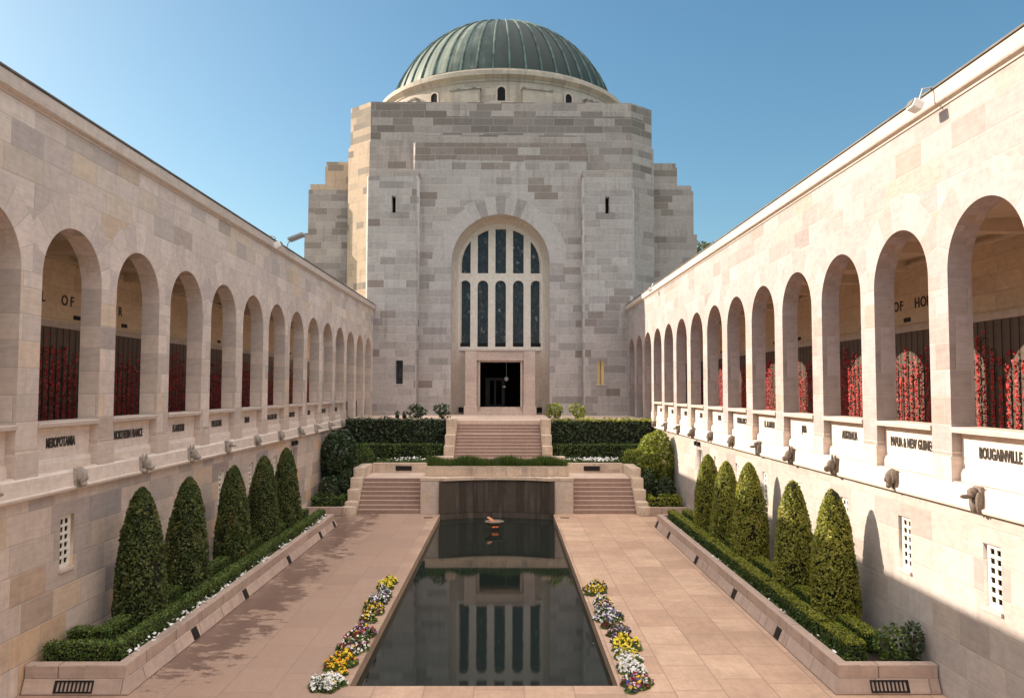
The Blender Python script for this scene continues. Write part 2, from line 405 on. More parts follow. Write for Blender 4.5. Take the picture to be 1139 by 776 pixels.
c = t.ramp(f, [(0,(.005,.014,.013)),(.38,(.010,.028,.025)),(.58,(.022,.048,.042)),(.76,(.08,.112,.094)),(.9,(.20,.23,.185)),(1,(.30,.31,.25))])
t.bsdf(c, .6, t.bump(st, .3, .03), metal=.1, spec=.4)
MAT['copper'] = t.m
MAT['rib'] = plain('copper rib', (.07,.115,.10), .6, .75, 1.2, bump=.2)

# stained glass: dark leaded panes with muted figures
t = NT('stained glass'); pz = t.xyz(t.pos)
v = t.n('ShaderNodeTexVoronoi'); v.inputs['Scale'].default_value = 5.5; t.put(v.inputs['Vector'], t.comb(pz[0], t.M('MULTIPLY', pz[2], .8), 0.))
vc = t.ramp(t.white(v.outputs['Color']), [(0,(.010,.014,.018)),(.5,(.016,.022,.027)),(.75,(.022,.034,.045)),(.9,(.045,.038,.026)),(.975,(.06,.06,.06)),(1,(.20,.20,.20))])
t.bsdf(vc, .3, t.bump(v.outputs['Distance'], .5, .02), spec=.5)
MAT['glass'] = t.m

# pavement: pink granite slabs with damp dark patches along the shaded side
def pavement():
    m = stone('granite paving', [(0,(.56,.38,.275)),(.2,(.61,.425,.305)),(.4,(.495,.335,.24)),(.6,(.59,.405,.29)),(.8,(.64,.45,.325)),(.9,(.52,.345,.245)),(1,(.45,.305,.22))], 1.55, 1.05, vo=.2, seed=17., streak=0, horiz=True, mortar=(.24,.16,.13), mw=.015, jointmix=.6, rough=.55, bumpk=.15)
    T = NT.__new__(NT); T.m = m; T.t = m.node_tree
    b = next(n for n in m.node_tree.nodes if n.type == 'BSDF_PRINCIPLED')
    col = b.inputs['Base Color'].links[0].from_socket; ro = b.inputs['Roughness'].links[0].from_socket
    q = T.xyz(T.pos)
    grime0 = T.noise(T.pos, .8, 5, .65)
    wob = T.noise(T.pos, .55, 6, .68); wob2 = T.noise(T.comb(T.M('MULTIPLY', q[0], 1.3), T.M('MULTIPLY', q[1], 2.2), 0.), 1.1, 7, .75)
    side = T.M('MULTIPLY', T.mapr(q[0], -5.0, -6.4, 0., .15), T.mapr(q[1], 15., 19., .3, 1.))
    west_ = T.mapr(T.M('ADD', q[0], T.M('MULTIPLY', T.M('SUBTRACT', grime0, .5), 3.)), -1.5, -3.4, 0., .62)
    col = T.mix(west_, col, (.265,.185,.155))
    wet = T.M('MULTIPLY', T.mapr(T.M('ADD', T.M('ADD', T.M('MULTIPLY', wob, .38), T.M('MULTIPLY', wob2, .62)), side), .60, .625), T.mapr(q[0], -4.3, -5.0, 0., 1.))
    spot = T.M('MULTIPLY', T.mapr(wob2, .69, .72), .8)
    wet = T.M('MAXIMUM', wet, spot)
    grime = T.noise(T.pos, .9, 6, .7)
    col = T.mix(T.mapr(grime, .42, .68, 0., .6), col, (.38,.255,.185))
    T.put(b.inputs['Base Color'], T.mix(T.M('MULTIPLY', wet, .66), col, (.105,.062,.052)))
    T.put(b.inputs['Roughness'], T.M('SUBTRACT', ro, T.M('MULTIPLY', wet, .22)))
    return m
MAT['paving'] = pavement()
MAT['terrace'] = stone('terrace paving', [(0,(.56,.43,.35)),(1,(.62,.48,.39))], 1.2, .8, seed=18., streak=0, horiz=True, jointmix=.5)
MAT['poolwall'] = stone('wet dark granite', [(0,(.065,.052,.042)),(.4,(.095,.078,.062)),(.7,(.072,.058,.047)),(1,(.05,.041,.034))], 1.5, 30., seed=23., streak=.7, mortar=(.03,.026,.022), mw=.02, rough=.5)
t = NT('pool water'); q = t.xyz(t.pos)
wv = t.noise(t.comb(q[0], t.M('MULTIPLY', q[1], .6), 0.), 2.2, 3, .5)
fl = t.noise(t.pos, .7, 4, .6)
sp = t.n('ShaderNodeTexVoronoi'); sp.inputs['Scale'].default_value = 5.; t.put(sp.inputs['Vector'], t.pos)
spk = t.M('MULTIPLY', t.M('LESS_THAN', sp.outputs['Distance'], .07), t.M('GREATER_THAN', t.white(sp.outputs['Color']), .55))
t.bsdf(t.mix(t.M('MULTIPLY', spk, .35), t.mix(fl, (.008,.013,.011), (.015,.021,.018)), (.25,.25,.23)), .035, t.bump(wv, .06, .01), spec=.5, IOR=1.34)
MAT['water'] = t.m
MAT['grass_ground'] = plain('lawn ground', (.07,.085,.04), .95, .35, .3)

GREEN = [(0,(.010,.018,.006)),(.3,(.024,.042,.011)),(.6,(.045,.075,.018)),(.85,(.085,.12,.028)),(1,(.13,.15,.04))]
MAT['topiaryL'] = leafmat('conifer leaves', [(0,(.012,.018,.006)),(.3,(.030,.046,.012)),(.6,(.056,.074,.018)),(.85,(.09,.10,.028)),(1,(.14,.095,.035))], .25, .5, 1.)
MAT['topiaryR'] = leafmat('conifer leaves sunlit', [(0,(.032,.038,.008)),(.3,(.10,.115,.018)),(.6,(.18,.185,.028)),(.85,(.20,.19,.04)),(1,(.22,.15,.05))], .3, .5, 1.)  # sunlight on the right row put into the leaf colour
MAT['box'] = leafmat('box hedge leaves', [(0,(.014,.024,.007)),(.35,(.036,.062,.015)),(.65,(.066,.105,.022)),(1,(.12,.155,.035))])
MAT['boxR'] = leafmat('box hedge leaves lit', [(0,(.04,.052,.007)),(.3,(.105,.13,.015)),(.6,(.185,.20,.02)),(1,(.20,.21,.04))])  # brightness of lit tops painted into the right-hand hedge leaves
MAT['boxL'] = leafmat('box hedge tops lit', [(0,(.020,.032,.009)),(.35,(.05,.078,.018)),(.65,(.085,.125,.026)),(1,(.14,.175,.04))])  # paler copy for left hedge tops, light from above put into the colour
MAT['darkleaf'] = leafmat('dark glossy leaves', [(0,(.008,.015,.007)),(.4,(.020,.036,.015)),(.75,(.040,.062,.026)),(1,(.085,.11,.06))], .15, .35)
MAT['sunlitleaf'] = leafmat('shrub leaves sunlit', [(0,(.03,.045,.008)),(.35,(.095,.12,.018)),(.7,(.17,.19,.035)),(1,(.20,.21,.06))], .35)  # sunlit copy for right-hand shrubs, the light is in the leaf colour
MAT['grassleaf'] = leafmat('grass blades', [(0,(.02,.035,.01)),(.5,(.05,.085,.02)),(1,(.09,.12,.035))], .3)
MAT['core'] = plain('inner twigs', (.014,.014,.008), .95, .3)
MAT['bark'] = plain('bark', (.10,.075,.055), .95, .3, 12., bump=.6, dist=.02)
MAT['euc'] = leafmat('eucalypt leaves', [(0,(.02,.026,.013)),(.5,(.06,.07,.035)),(1,(.12,.12,.065))])

def petal(name, stops):
    t = NT(name); g = t.n('ShaderNodeNewGeometry')
    t.bsdf(t.ramp(g.outputs['Random Per Island'], stops, 'CONSTANT'), .6, spec=.2); return t.m
W_, Y_, O_, M_, V_, PK, RD = (.78,.77,.74), (.75,.52,.03), (.72,.27,.02), (.12,.012,.02), (.11,.07,.26), (.52,.30,.36), (.36,.025,.03)
PET = dict(white=petal('white petals', [(0,W_),(.9,(.70,.68,.62)),(.97,Y_)]),
           gold=petal('golden petals', [(0,Y_),(.5,O_),(.75,(.8,.6,.08)),(.9,M_)]),
           maroonwhite=petal('maroon and white petals', [(0,W_),(.42,M_),(.8,(.55,.35,.35)),(.92,Y_)]),
           mixed=petal('mixed petals', [(0,RD),(.25,W_),(.45,V_),(.62,M_),(.8,PK),(.92,Y_)]),
           yellowdark=petal('yellow and maroon petals', [(0,Y_),(.45,M_),(.72,(.7,.55,.2)),(.88,W_)]),
           bluewhite=petal('white and blue petals', [(0,W_),(.5,V_),(.8,W_),(.92,M_)]),
           yellow=petal('yellow petals', [(0,(.78,.62,.05)),(.7,Y_),(.9,(.6,.6,.3))]),
           purple=petal('purple and cream petals', [(0,V_),(.3,M_),(.5,W_),(.72,PK),(.9,M_)]))

# ------------------------------------------------------------------ ground, paving, pool
XP, YP0, YP1, ZW = 2.86, 17.0, 40.05, -.27
def gsheet(name, rects, z, mat):
    b = MB()
    for x0,x1,y0,y1 in rects: b.quad((x0,y0,z),(x1,y0,z),(x1,y1,z),(x0,y1,z))
    o = b.build(name, mat, recalc=False); tag(o, kind='structure'); return o
# terrain: a big sheet with the courtyard's own area left to the paving
gsheet('ground', [(-1500,-14.5,-1500,1500),(14.5,1500,-1500,1500),(-14.5,14.5,-1500,-6),(-14.5,14.5,96,1500)], -.06, MAT['grass_ground'])
gsheet('paving', [(-14.4,-XP,-5.9,41),(XP,14.4,-5.9,41),(-XP,XP,-5.9,YP0)], 0., MAT['paving'])
b = MB()
b.box(-XP-.3,-XP,YP0-.3,YP1+.9,-.7,-.004).box(XP,XP+.3,YP0-.3,YP1+.9,-.7,-.004).box(-XP,XP,YP0-.3,YP0,-.7,-.004).box(-XP,XP,YP0,YP1+.9,-.75,-.7)
o = b.build('pool_basin_ground', stone('pool rim stone', [(0,(.40,.29,.21)),(.5,(.44,.32,.235)),(1,(.36,.26,.19))], 1.5, .8, seed=31., streak=.4)); tag(o, kind='structure')
b = MB(); b.quad((-XP,YP0,ZW),(XP,YP0,ZW),(XP,YP1+.8,ZW),(-XP,YP1+.8,ZW)); o = b.build('water', MAT['water'], recalc=False); tag(o, kind='structure')

# ------------------------------------------------------------------ the two cloister arcades
def garg_mesh(kind):
    """carved head on a small bracket; +x is outwards, origin at the back centre"""
    b = MB()
    b.box(-.02,.10,-.17,.17,-.25,.25,.03)
    if kind == 0:      # long-eared animal
        b.ball((.22,0,.03),(.17,.13,.17)).ball((.36,0,-.08),(.16,.085,.10)).ball((.12,.13,.20),(.05,.05,.15)).ball((.12,-.13,.20),(.05,.05,.15)).ball((.14,0,-.18),(.12,.14,.10))
        b.ball((.30,.08,.06),(.03,.03,.03),1).ball((.30,-.08,.06),(.03,.03,.03),1)
    elif kind == 1:    # round human-like head with hair
        b.ball((.20,0,.04),(.16,.15,.20)).ball((.33,0,-.0),(.06,.035,.06)).ball((.24,0,-.14),(.10,.09,.08)).ball((.12,0,.10),(.17,.19,.19)).ball((.30,.06,.06),(.03,.03,.02),1).ball((.30,-.06,.06),(.03,.03,.02),1)
        b.ball((.18,.16,.02),(.04,.03,.07),1).ball((.18,-.16,.02),(.04,.03,.07),1)
    else:              # bird with a bill and folded wings
        b.ball((.20,0,.12),(.14,.11,.12)).ball((.38,0,.05),(.16,.045,.05)).ball((.12,.13,-.06),(.10,.06,.22)).ball((.12,-.13,-.06),(.10,.06,.22)).ball((.15,0,-.12),(.12,.10,.16))
        b.ball((.29,.07,.15),(.025,.025,.025),1).ball((.29,-.07,.15),(.025,.025,.025),1)
    me = b.mesh('carving')
    # roughen by hand-carved irregularity
    for v in me.vertices:
        k = math.sin(v.co.x*41+v.co.z*37)*math.cos(v.co.y*43-v.co.z*29)
        v.co += v.normal*.005*k
    me.polygons.foreach_set('use_smooth', [True]*len(me.polygons)); me.set_sharp_from_angle(angle=R(50))
    return me
GARG = {}
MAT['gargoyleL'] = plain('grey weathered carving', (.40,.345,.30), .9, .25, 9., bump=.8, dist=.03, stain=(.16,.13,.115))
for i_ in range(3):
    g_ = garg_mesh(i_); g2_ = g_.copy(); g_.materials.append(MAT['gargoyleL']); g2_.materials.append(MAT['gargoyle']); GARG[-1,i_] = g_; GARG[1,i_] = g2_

NAMES = {-1: {1:'MESOPOTAMIA', 2:'NORTHERN FRANCE', 3:'FLANDERS', 4:'PALESTINE', 5:'SINAI', 6:'SUVLA LONE PINE', 7:'GALLIPOLI', 8:'EGYPT', 9:'SUEZ CANAL', 10:'RABAUL'},
          1: {0:'BOUGAINVILLE', 1:'PAPUA & NEW GUINEA', 2:'AUSTRALIA', 3:'JAVA', 4:'EL ALAMEIN', 5:'NORTH AFRICA', 6:'SYRIA', 7:'CRETE', 8:'GREECE', 9:'LIBYA', 10:'TOBRUK'}}
YA, YB, YT = 3.5, 58.6, 48.75      # arcade start, end, edge of the upper terrace
ZT = 4.35                          # terrace and gallery floor
def arcade(s):
    W = 9.537*s; y1 = YL1 if s < 0 else YR1
    side = 'left' if s < 0 else 'right'
    root = empty('cloister_building', (W, 30, 0), 'long stone cloister %s of the pool with %s' % (side, 'shaded arches, first full panel reading MESOPOTAMIA' if s < 0 else 'sunlit arches, nearest panel reading BOUGAINVILLE'), 'building', 'cloisters flanking the courtyard')
    bays = [k for k in range(-3, 14)]
    cy = {k: y1 + (k-1)*P for k in bays}
    n = (s, 0, 0)                          # inwards into the wall
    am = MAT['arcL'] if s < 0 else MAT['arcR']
    holes = [arch_poly(cy[k], AW, 4.47 if k < 11 else ZT+.02, ZS) for k in bays if cy[k]+AW/2 < YB-.1]
    outer = [(YA,4.0),(YT,4.0),(YT,ZT-.3),(YB,ZT-.3),(YB,12.18),(YA,12.18)]
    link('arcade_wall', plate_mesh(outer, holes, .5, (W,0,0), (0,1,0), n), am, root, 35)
    # lower wall with openings for vents and a window
    vh = []
    for k in range(-2, 7): vh.append(rect(cy[k]+.02-.27, cy[k]+.02+.27, 2.24, 3.42))
    wy = cy[7]+(-.35 if s > 0 else -.2)
    vh.append(rect(wy-.55, wy+.55, .9, 3.5))
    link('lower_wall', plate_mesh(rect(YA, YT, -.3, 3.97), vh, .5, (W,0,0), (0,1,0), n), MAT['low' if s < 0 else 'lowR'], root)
    for k in range(-2, 7):
        c = cy[k]+.02
        hs = [rect(c-.175+.20*i, c-.025+.20*i, 2.33+.178*j, 2.33+.178*j+.115) for i in range(2) for j in range(6)]
        v = link('lattice_vent', plate_mesh(rect(c-.27, c+.27, 2.24, 3.42), hs, .05, (W+s*.07,0,0), (0,1,0), n), MAT['vent'], root)
        MB().box(*sorted((W+s*.30, W+s*.34)), c-.27, c+.27, 2.24, 3.42).build('backing', MAT['dark'], v)
        MB().box(*sorted((W-s*.05, W+s*.12)), c-.30, c+.30, 2.17, 2.235).build('sill', MAT['smooth'], v)
    # white framed window low in the wall
    f = link('window', plate_mesh(rect(wy-.55, wy+.55, .9, 3.5), [rect(wy-.48+.335*i, wy-.48+.335*i+.29, .98+.62*j, .98+.62*j+.56) for i in range(3) for j in range(4)], .06, (W+s*.2,0,0), (0,1,0), n), MAT['white_paint'], root)
    MB().box(*sorted((W+s*.29, W+s*.31)), wy-.55, wy+.55, .9, 3.5).build('pane', plain('window pane', (.05,.07,.09), .08, .2, 2., spec=.6), f)
    # ledge: projecting pale band with weathered top and drip line
    b = MB(); b.prism([(W+s*.02,3.97),(W-s*.13,3.985),(W-s*.15,4.03),(W-s*.15,4.06),(W-s*.10,4.08),(W-s*.08,4.40),(W+s*.02,4.465)], YA, YT, 'y'); b.build('ledge', MAT['ledge'], root)
    # piers' plinth blocks
    for k in range(-3, 11):
        y0 = cy[k]+AW/2; y2 = y0 + (P-AW)
        b = MB()
        b.prism([(y0-.02,4.40),(y2+.02,4.40),(y2+.02,4.90),(y2,4.95),(y0,4.95),(y0-.02,4.90)], *sorted((W-s*.035, W+s*.3)), 'x')
        b.prism([(y0-.012,5.02),(y2+.012,5.02),(y2+.012,5.05),(y0-.012,5.05)], *sorted((W-s*.014, W+s*.3)), 'x')
        b.build('pier_base', MAT['smooth'], root)
    # name panels with sills
    for k in range(-3, 11):
        y0, y2 = cy[k]-AW/2, cy[k]+AW/2
        b = MB()
        b.box(*sorted((W+s*.20, W+s*.46)), y0+.003, y2-.003, 4.40, 5.42)
        b.prism([(W+s*.20,4.40),(W+s*.13,4.40),(W+s*.13,4.62),(W+s*.16,4.70),(W+s*.20,4.73)], y0+.003, y2-.003, 'y')
        p = b.build('name_panel', MAT['ledge'], root)
        MB().prism([(W-s*.03,5.445),(W+s*.5,5.425),(W+s*.52,5.44),(W+s*.52,5.565),(W-s*.03,5.55),(W-s*.045,5.53)], y0-.06 if False else y0+.004, y2-.004, 'y').build('sill', MAT['smooth'], p)
        if k in NAMES[s]:
            txt = NAMES[s][k]
            me = text_mesh(txt, .30, .008, .010)
            xs = [v.co.x for v in me.vertices]; wd = max(xs)-min(xs)
            sx = .106*len(txt)/wd
            me.transform(Matrix.Diagonal((sx, 1.0, 1, 1)))
            place_text(me, (W+s*.19, cy[k]-.10*(1 if s>0 else -1)*0, 5.07), (0, -s, 0), (-s, 0, 0))
            link('lettering', me, MAT['letters'], p)
    # carved heads along the ledge
    for i, k in enumerate(range(-1, 11)):
        o = bpy.data.objects.new('carved_head', GARG[s, (i*2+(k//3)) % 3]); COL.objects.link(o); o.parent = root
        o.location = (-s*.08, cy[k]+.2-30, 4.24); o.rotation_euler = (0, 0, math.pi if s > 0 else 0); o.scale = (.72,.80,.88+.1*random.random())
    # cornice and flashing, roof
    b = MB(); b.prism([(W+s*.02,12.18),(W-s*.03,12.18),(W-s*.03,12.22),(W-s*.11,12.26),(W-s*.13,12.29),(W-s*.13,12.56),(W-s*.10,12.60),(W+s*.5,12.62),(W+s*.5,12.18)], YA, YB, 'y'); b.build('cornice', MAT['smooth'], root)
    MB().box(*sorted((W-s*.15, W+s*.3)), YA, YB, 12.605, 12.64).build('flashing', MAT['lead'], root)
    MB().box(*sorted((W+s*.502, W+s*5.2)), YA, YB, 11.9, 12.5).build('roof', MAT['roof'], root)
    # gallery: floor, back wall, ceiling with beams
    XB = W+s*4.3
    MB().box(*sorted((W+s*.502, XB)), YA, YB, ZT-.4, ZT-.002).build('gallery_floor', MAT['terrace'], root)
    MB().box(*sorted((XB, XB+s*.6)), YA, YB, 0, 12.0).build('back_wall', MAT['gallery'], root)
    MB().box(*sorted((W+s*.502, XB)), YA, YB, 10.6, 10.9).build('ceiling', MAT['ceiling'], root)
    for k in range(-3, 13):
        yb = cy[k]+P/2
        MB().box(*sorted((W+s*.503, XB-s*.002)), yb-.2, yb+.2, 10.28, 10.598).build('ceiling_beam', MAT['ceiling'], root)
    MB().box(*sorted((XB-s*.12, XB-s*.003)), YA, YB-.01, 10.36, 10.45).build('wall_moulding', MAT['ceiling'], root)
    MB().box(*sorted((XB-s*.10, XB-s*.003)), YA, YB-.01, 8.22, 8.42).build('panel_lintel', MAT['smooth'], root)
    MB().box(*sorted((W, XB)), YA-.4, YA-.002, 0, 12.2).build('end_wall', MAT['low'], root)
    MB().box(*sorted((XB-s*.06, XB-s*.003)), YA, YB-.01, 4.5, 8.215).build('honour_panel', MAT['roll'], root)
    # wall lettering and the small dark plates under it
    yl = [22.85,23.27,23.69,24.11, 25.3,25.72, 26.9,27.3,27.7,28.1,28.5,28.95] if s < 0 else [29.1,28.72,28.34,27.96, 26.62,26.27, 25.25,24.87,24.49,24.11,23.73,23.35]
    for ch, y in zip('ROLLOFHONOUR', yl):
        me = text_mesh(ch, .46, .012, .008); place_text(me, (XB-s*.004, y, 9.12), (0,-s,0), (-s,0,0)); link('lettering', me, MAT['letters'], root)
    for k in range(-1, 12, 1):
        MB().box(*sorted((XB-s*.03, XB-s*.003)), cy[k]+1.15*1+.2, cy[k]+1.55+.2, 8.56, 8.70).build('wall_vent', MAT['black_metal'], root)
    # dark low gates in the three bays at terrace level
    for k in range(11, 14):
        if cy[k]+AW/2 > YB-.1: continue
        hs = [rect(cy[k]-1.14+.13*i, cy[k]-1.14+.13*i+.06, ZT+.10, ZT+1.02) for i in range(18)]
        link('gate', plate_mesh(rect(cy[k]-AW/2+.004, cy[k]+AW/2-.004, ZT+.02, ZT+1.12), hs if False else [], .05, (W+s*.40,0,0), (0,1,0), n), MAT['bronze'], root)
    # poppies tucked between the names: thousands, one object
    pts = []; nrm = []
    for y in np.arange(10., 57., .33):
        yc = y
        hgt = 2.5 + .3*math.sin(y*2.1) + rng.normal()*.25
        if rng.random() < .06: hgt *= .5
        ztop = min(8.0, 5.0+hgt)
        zs = np.arange(4.6, ztop, .058)
        keep = rng.random(len(zs)) < np.where(zs > ztop-.5, .6, .96)
        zs = zs[keep]
        for q in range(4):
            pts.append(np.stack([np.full(len(zs), XB - s*.10) - s*rng.random(len(zs))*.07, yc + rng.normal(size=len(zs))*.028, zs + rng.normal(size=len(zs))*.02], 1))
    pts = np.concatenate(pts); nr = np.tile(np.array([[-s,0,.15]]), (len(pts),1))
    me = cards(pts, nr, .074, 1.0, .55, .2)
    o = link('poppies', me, MAT['poppy'])
    tag(o, 'red poppies tucked in rows on the honour roll panels behind the %s arches' % ('shaded left' if s < 0 else 'sunlit right'), 'poppies', kind='stuff')
    return root
arcade(-1); arcade(1)

# entrance range that closes the court behind the camera
b = empty('entrance_building', (0,-5,0), 'stone entrance range closing the near end of the courtyard', 'building')
link('wall', plate_mesh(rect(-9.5,9.5,-.2,11.5), [arch_poly(x, 2.6, .01, 3.2) for x in (-5,0,5)] + [arch_poly(x, 2.2, 5.4, 8.2) for x in (-6,-3,3,6)], .8, (0,-5.9,0), (1,0,0), (0,1,0)), MAT['low'], b)

# ------------------------------------------------------------------ domed hall
hall = empty('memorial_hall', (0, 72, 0), 'domed stone memorial hall with arched window over a dark doorway', 'building')
YF, YC, YTW, YWN = 58.62, 59.6, 62.2, 61.05
# side buttresses
for s in (-1, 1):
    xa, xb = sorted((6.22*s, 10.15*s))
    hs = [rect(s*7.55-.27, s*7.55+.27, 6.67, 8.44), rect(s*8.1-.16, s*8.1+.16, 19.6, 20.9)]
    bt = link('buttress', plate_mesh(rect(xa, xb, 0, 22.4), hs, YTW-YF+.05, (0,YF,0), (1,0,0), (0,1,0)), MAT['face'], hall)
    bevel_verticals(bt, YF, (6.22*s, 10.15*s), .14)
    xi, xo = 6.22*s, 10.02*s
    MB().box(*sorted((xi+s*.02, xo)), YF+.12, YTW+.1, 22.403, 22.95, .04).build('cap', MAT['tower'], bt)
    MB().box(*sorted((s*8.1-.3, s*8.1+.3)), YF+.7, YF+.75, 19.4, 21.1).build('slit', MAT['dark'], bt)
    if s < 0: pm = MAT['glass']
    else:
        t = NT('lit blind'); t.bsdf(t.ramp(t.M('FRACT', t.M('MULTIPLY', t.xyz(t.pos)[0], 5.5)), [(0,(.22,.14,.06)),(.2,(.45,.31,.14)),(.8,(.50,.35,.16)),(1,(.20,.13,.05))]), .7, **{'Emission Color': (.9,.62,.28,1), 'Emission Strength': .08}); pm = t.m
    w = MB().box(s*7.55-.29, s*7.55+.29, YF+.26, YF+.30, 6.6, 8.5).build('window', pm, bt)
    MB().box(s*7.55-.02, s*7.55+.02, YF+.21, YF+.257, 6.6, 8.5).build('frame', MAT['bronze'], w)
    MB().box(s*7.55-.36, s*7.55+.36, YF-.05, YF+.2, 6.58, 6.668).build('sill', MAT['smooth'], w)
    # deeper side mass behind
# central frontispiece with the great arch
ZSP, RA = 15.97, 3.76
hole = arch_poly(0, 2*RA, ZT-.28, ZSP, 48)
fr = link('frontispiece', plate_mesh([(-6.22,ZT-.3),(6.22,ZT-.3),(6.22,22.9),(6.75,22.9),(6.75,25.3),(-6.75,25.3),(-6.75,22.9),(-6.22,22.9)], [hole], .6, (0,YC,0), (1,0,0), (0,1,0)), MAT['face'], hall)
bevel_verticals(fr, YC, (-6.75, 6.75), .14)
MB().box(-6.55, 6.55, YC+.1, YTW+.1, 25.303, 25.95).build('cap', MAT['tower'], fr)
MB().box(-6.75, 6.75, YC+.602, YTW+.1, 22.9, 25.3).build('return', MAT['tower'], fr)
# splayed, hollow-moulded reveal of the arch, down to the terrace
b = MB(); prof = [(YC+.05,3.755),(YC+.45,3.75),(YC+.75,3.70),(YC+1.0,3.60),(YC+1.22,3.44),(YC+1.36,3.26),(YC+1.43,3.05)]
outl = lambda r: [(r, ZT-.28)] + [(r, ZT+ (ZSP-ZT)*i/6) for i in range(1,6)] + [(r*math.cos(math.pi*i/48), ZSP+r*math.sin(math.pi*i/48)) for i in range(49)] + [(-r, ZT+(ZSP-ZT)*i/6) for i in range(5,0,-1)] + [(-r, ZT-.28)]
prev = None
for yv, r in prof:
    ring = [b.bm.verts.new((px, yv, pz)) for px, pz in outl(r)]
    if prev:
        for i in range(len(ring)-1): b.bm.faces.new((prev[i], prev[i+1], ring[i+1], ring[i]))
    prev = ring
b.build('arch_reveal', MAT['reveal'], fr, 40)
# stone window screen with ten lights
cs = [-2.772,-1.386,0,1.386,2.772]; hw = .415; lights = []
for c in cs: lights.append(arch_poly(c, 2*hw, 9.6, 14.80-hw, 14))
RW, ZWC = 3.2, 15.72
for c in cs:
    xs = np.linspace(c+hw, c-hw, 12); top = [(x, min(18.86, ZWC+math.sqrt(max(0,RW*RW-x*x)))) for x in xs]
    top = [(x, max(z, 15.5)) for x, z in top]
    lights.append([(c-hw,15.36),(c+hw,15.36)] + top)
scr = [(-3.4,9.3),(3.4,9.3)] + [(3.4*math.cos(math.pi*i/40), ZSP-.1+3.4*math.sin(math.pi*i/40)) for i in range(41)]
ws = link('window_screen', plate_mesh(scr, lights, .45, (0,YWN-.12,0), (1,0,0), (0,1,0)), MAT['tracery'], hall, 30)
for poly in lights:
    link('stained_glass', plate_mesh([(u*1.0,v) for u,v in poly], [], .04, (0,YWN+.10,0), (1,0,0), (0,1,0)), MAT['glass'], ws)
# wall below the screen
link('screen_base', plate_mesh([(-3.4,ZT-.3),(3.4,ZT-.3),(3.4,9.297),(-3.4,9.297)], [rect(-1.57,1.57,ZT-.28,8.4)], .5, (0,YWN,0), (1,0,0), (0,1,0)), MAT['reveal'], hall)
# door surround
ds = link('door_surround', plate_mesh([(-2.62,ZT-.2),(2.62,ZT-.2),(2.62,9.22),(-2.62,9.22)], [rect(-1.57,1.57,ZT-.18,8.38)], YWN-.25-YC, (0,YC+.25,0), (1,0,0), (0,1,0)), MAT['door'], hall)
for s in (-1,1):
    b = MB(); b.box(*sorted((s*1.80, s*2.66)), YC-.05, YC+.248, ZT-.1, 9.2)
    p = b.build('pilaster', MAT['door'], ds)
    MB().box(*sorted((s*1.72, s*2.76)), YC-.16, YC+.24, ZT-.1, 5.02, .03).build('base', MAT['door'], p)
    MB().box(*sorted((s*1.55, s*1.66)), YC+.15, YC+.247, 4.94, 8.46).build('jamb', MAT['smooth'], ds)
MB().box(-1.80, 1.80, YC+.05, YC+.247, 8.5, 9.21).build('lintel', MAT['door'], ds)
MB().box(-2.70, 2.70, YC-.02, YWN-.13, 9.223, 9.36).build('cornice', MAT['smooth'], ds)
b = MB()
for i in range(3): b.box(-1.715, 1.715, YC-.12+.22*i, YC+.9, ZT-.05+.0, ZT+.197*(i+1))
b.build('door_step', MAT['door'], ds)
# interior: dark hall with a bronze grille door folded back
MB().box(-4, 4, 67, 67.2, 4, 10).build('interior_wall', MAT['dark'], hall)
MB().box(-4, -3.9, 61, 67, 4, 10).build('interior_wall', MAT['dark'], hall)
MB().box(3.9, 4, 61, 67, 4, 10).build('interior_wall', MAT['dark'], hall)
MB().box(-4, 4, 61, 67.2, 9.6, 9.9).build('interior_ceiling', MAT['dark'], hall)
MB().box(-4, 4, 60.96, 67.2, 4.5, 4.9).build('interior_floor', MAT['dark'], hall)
link('door', plate_mesh(rect(-1.2,.35,4.92,7.2), [rect(-.85,-.5,5.1,7.0), rect(-.35,.1,5.1,7.0)], .06, (0,62.3,0), (1,0,0), (0,1,0)), MAT['black_metal'], hall)
# tower: chamfered square block in two tiers
def octa(hx, y0, y1, ch): return [(-hx+ch[0],y0),(hx-ch[0],y0),(hx,y0+ch[1]),(hx,y1-ch[1]),(hx-ch[0],y1),(-hx+ch[0],y1),(-hx,y1-ch[1]),(-hx,y0+ch[1])]
def tower_part(name, pts, z0, z1):
    b = MB(); b.prism(pts, z0, z1, 'z'); me = b.mesh(name)
    o = link(name, me, [MAT['tower'], MAT['chamfer']], hall)
    for p in me.polygons:
        if abs(p.normal.x) > .4 and abs(p.normal.y) > .4 and p.normal.x < 0: p.material_index = 1
    return o
tower_part('tower', octa(12.65, YTW, 84.6, (2.05,1.75)), 19.9, 26.2)
for s in (-1,1):
    tower_part('tower_flank', [(4.4*s,YTW),(10.6*s,YTW),(12.65*s,YTW+1.75),(12.65*s,84.6-1.75),(10.6*s,84.6),(4.4*s,84.6)], 0, 19.897)
tower_part('tower_parapet', octa(12.5, YTW+.12, 84.5, (1.95,1.65)), 26.203, 29.5)
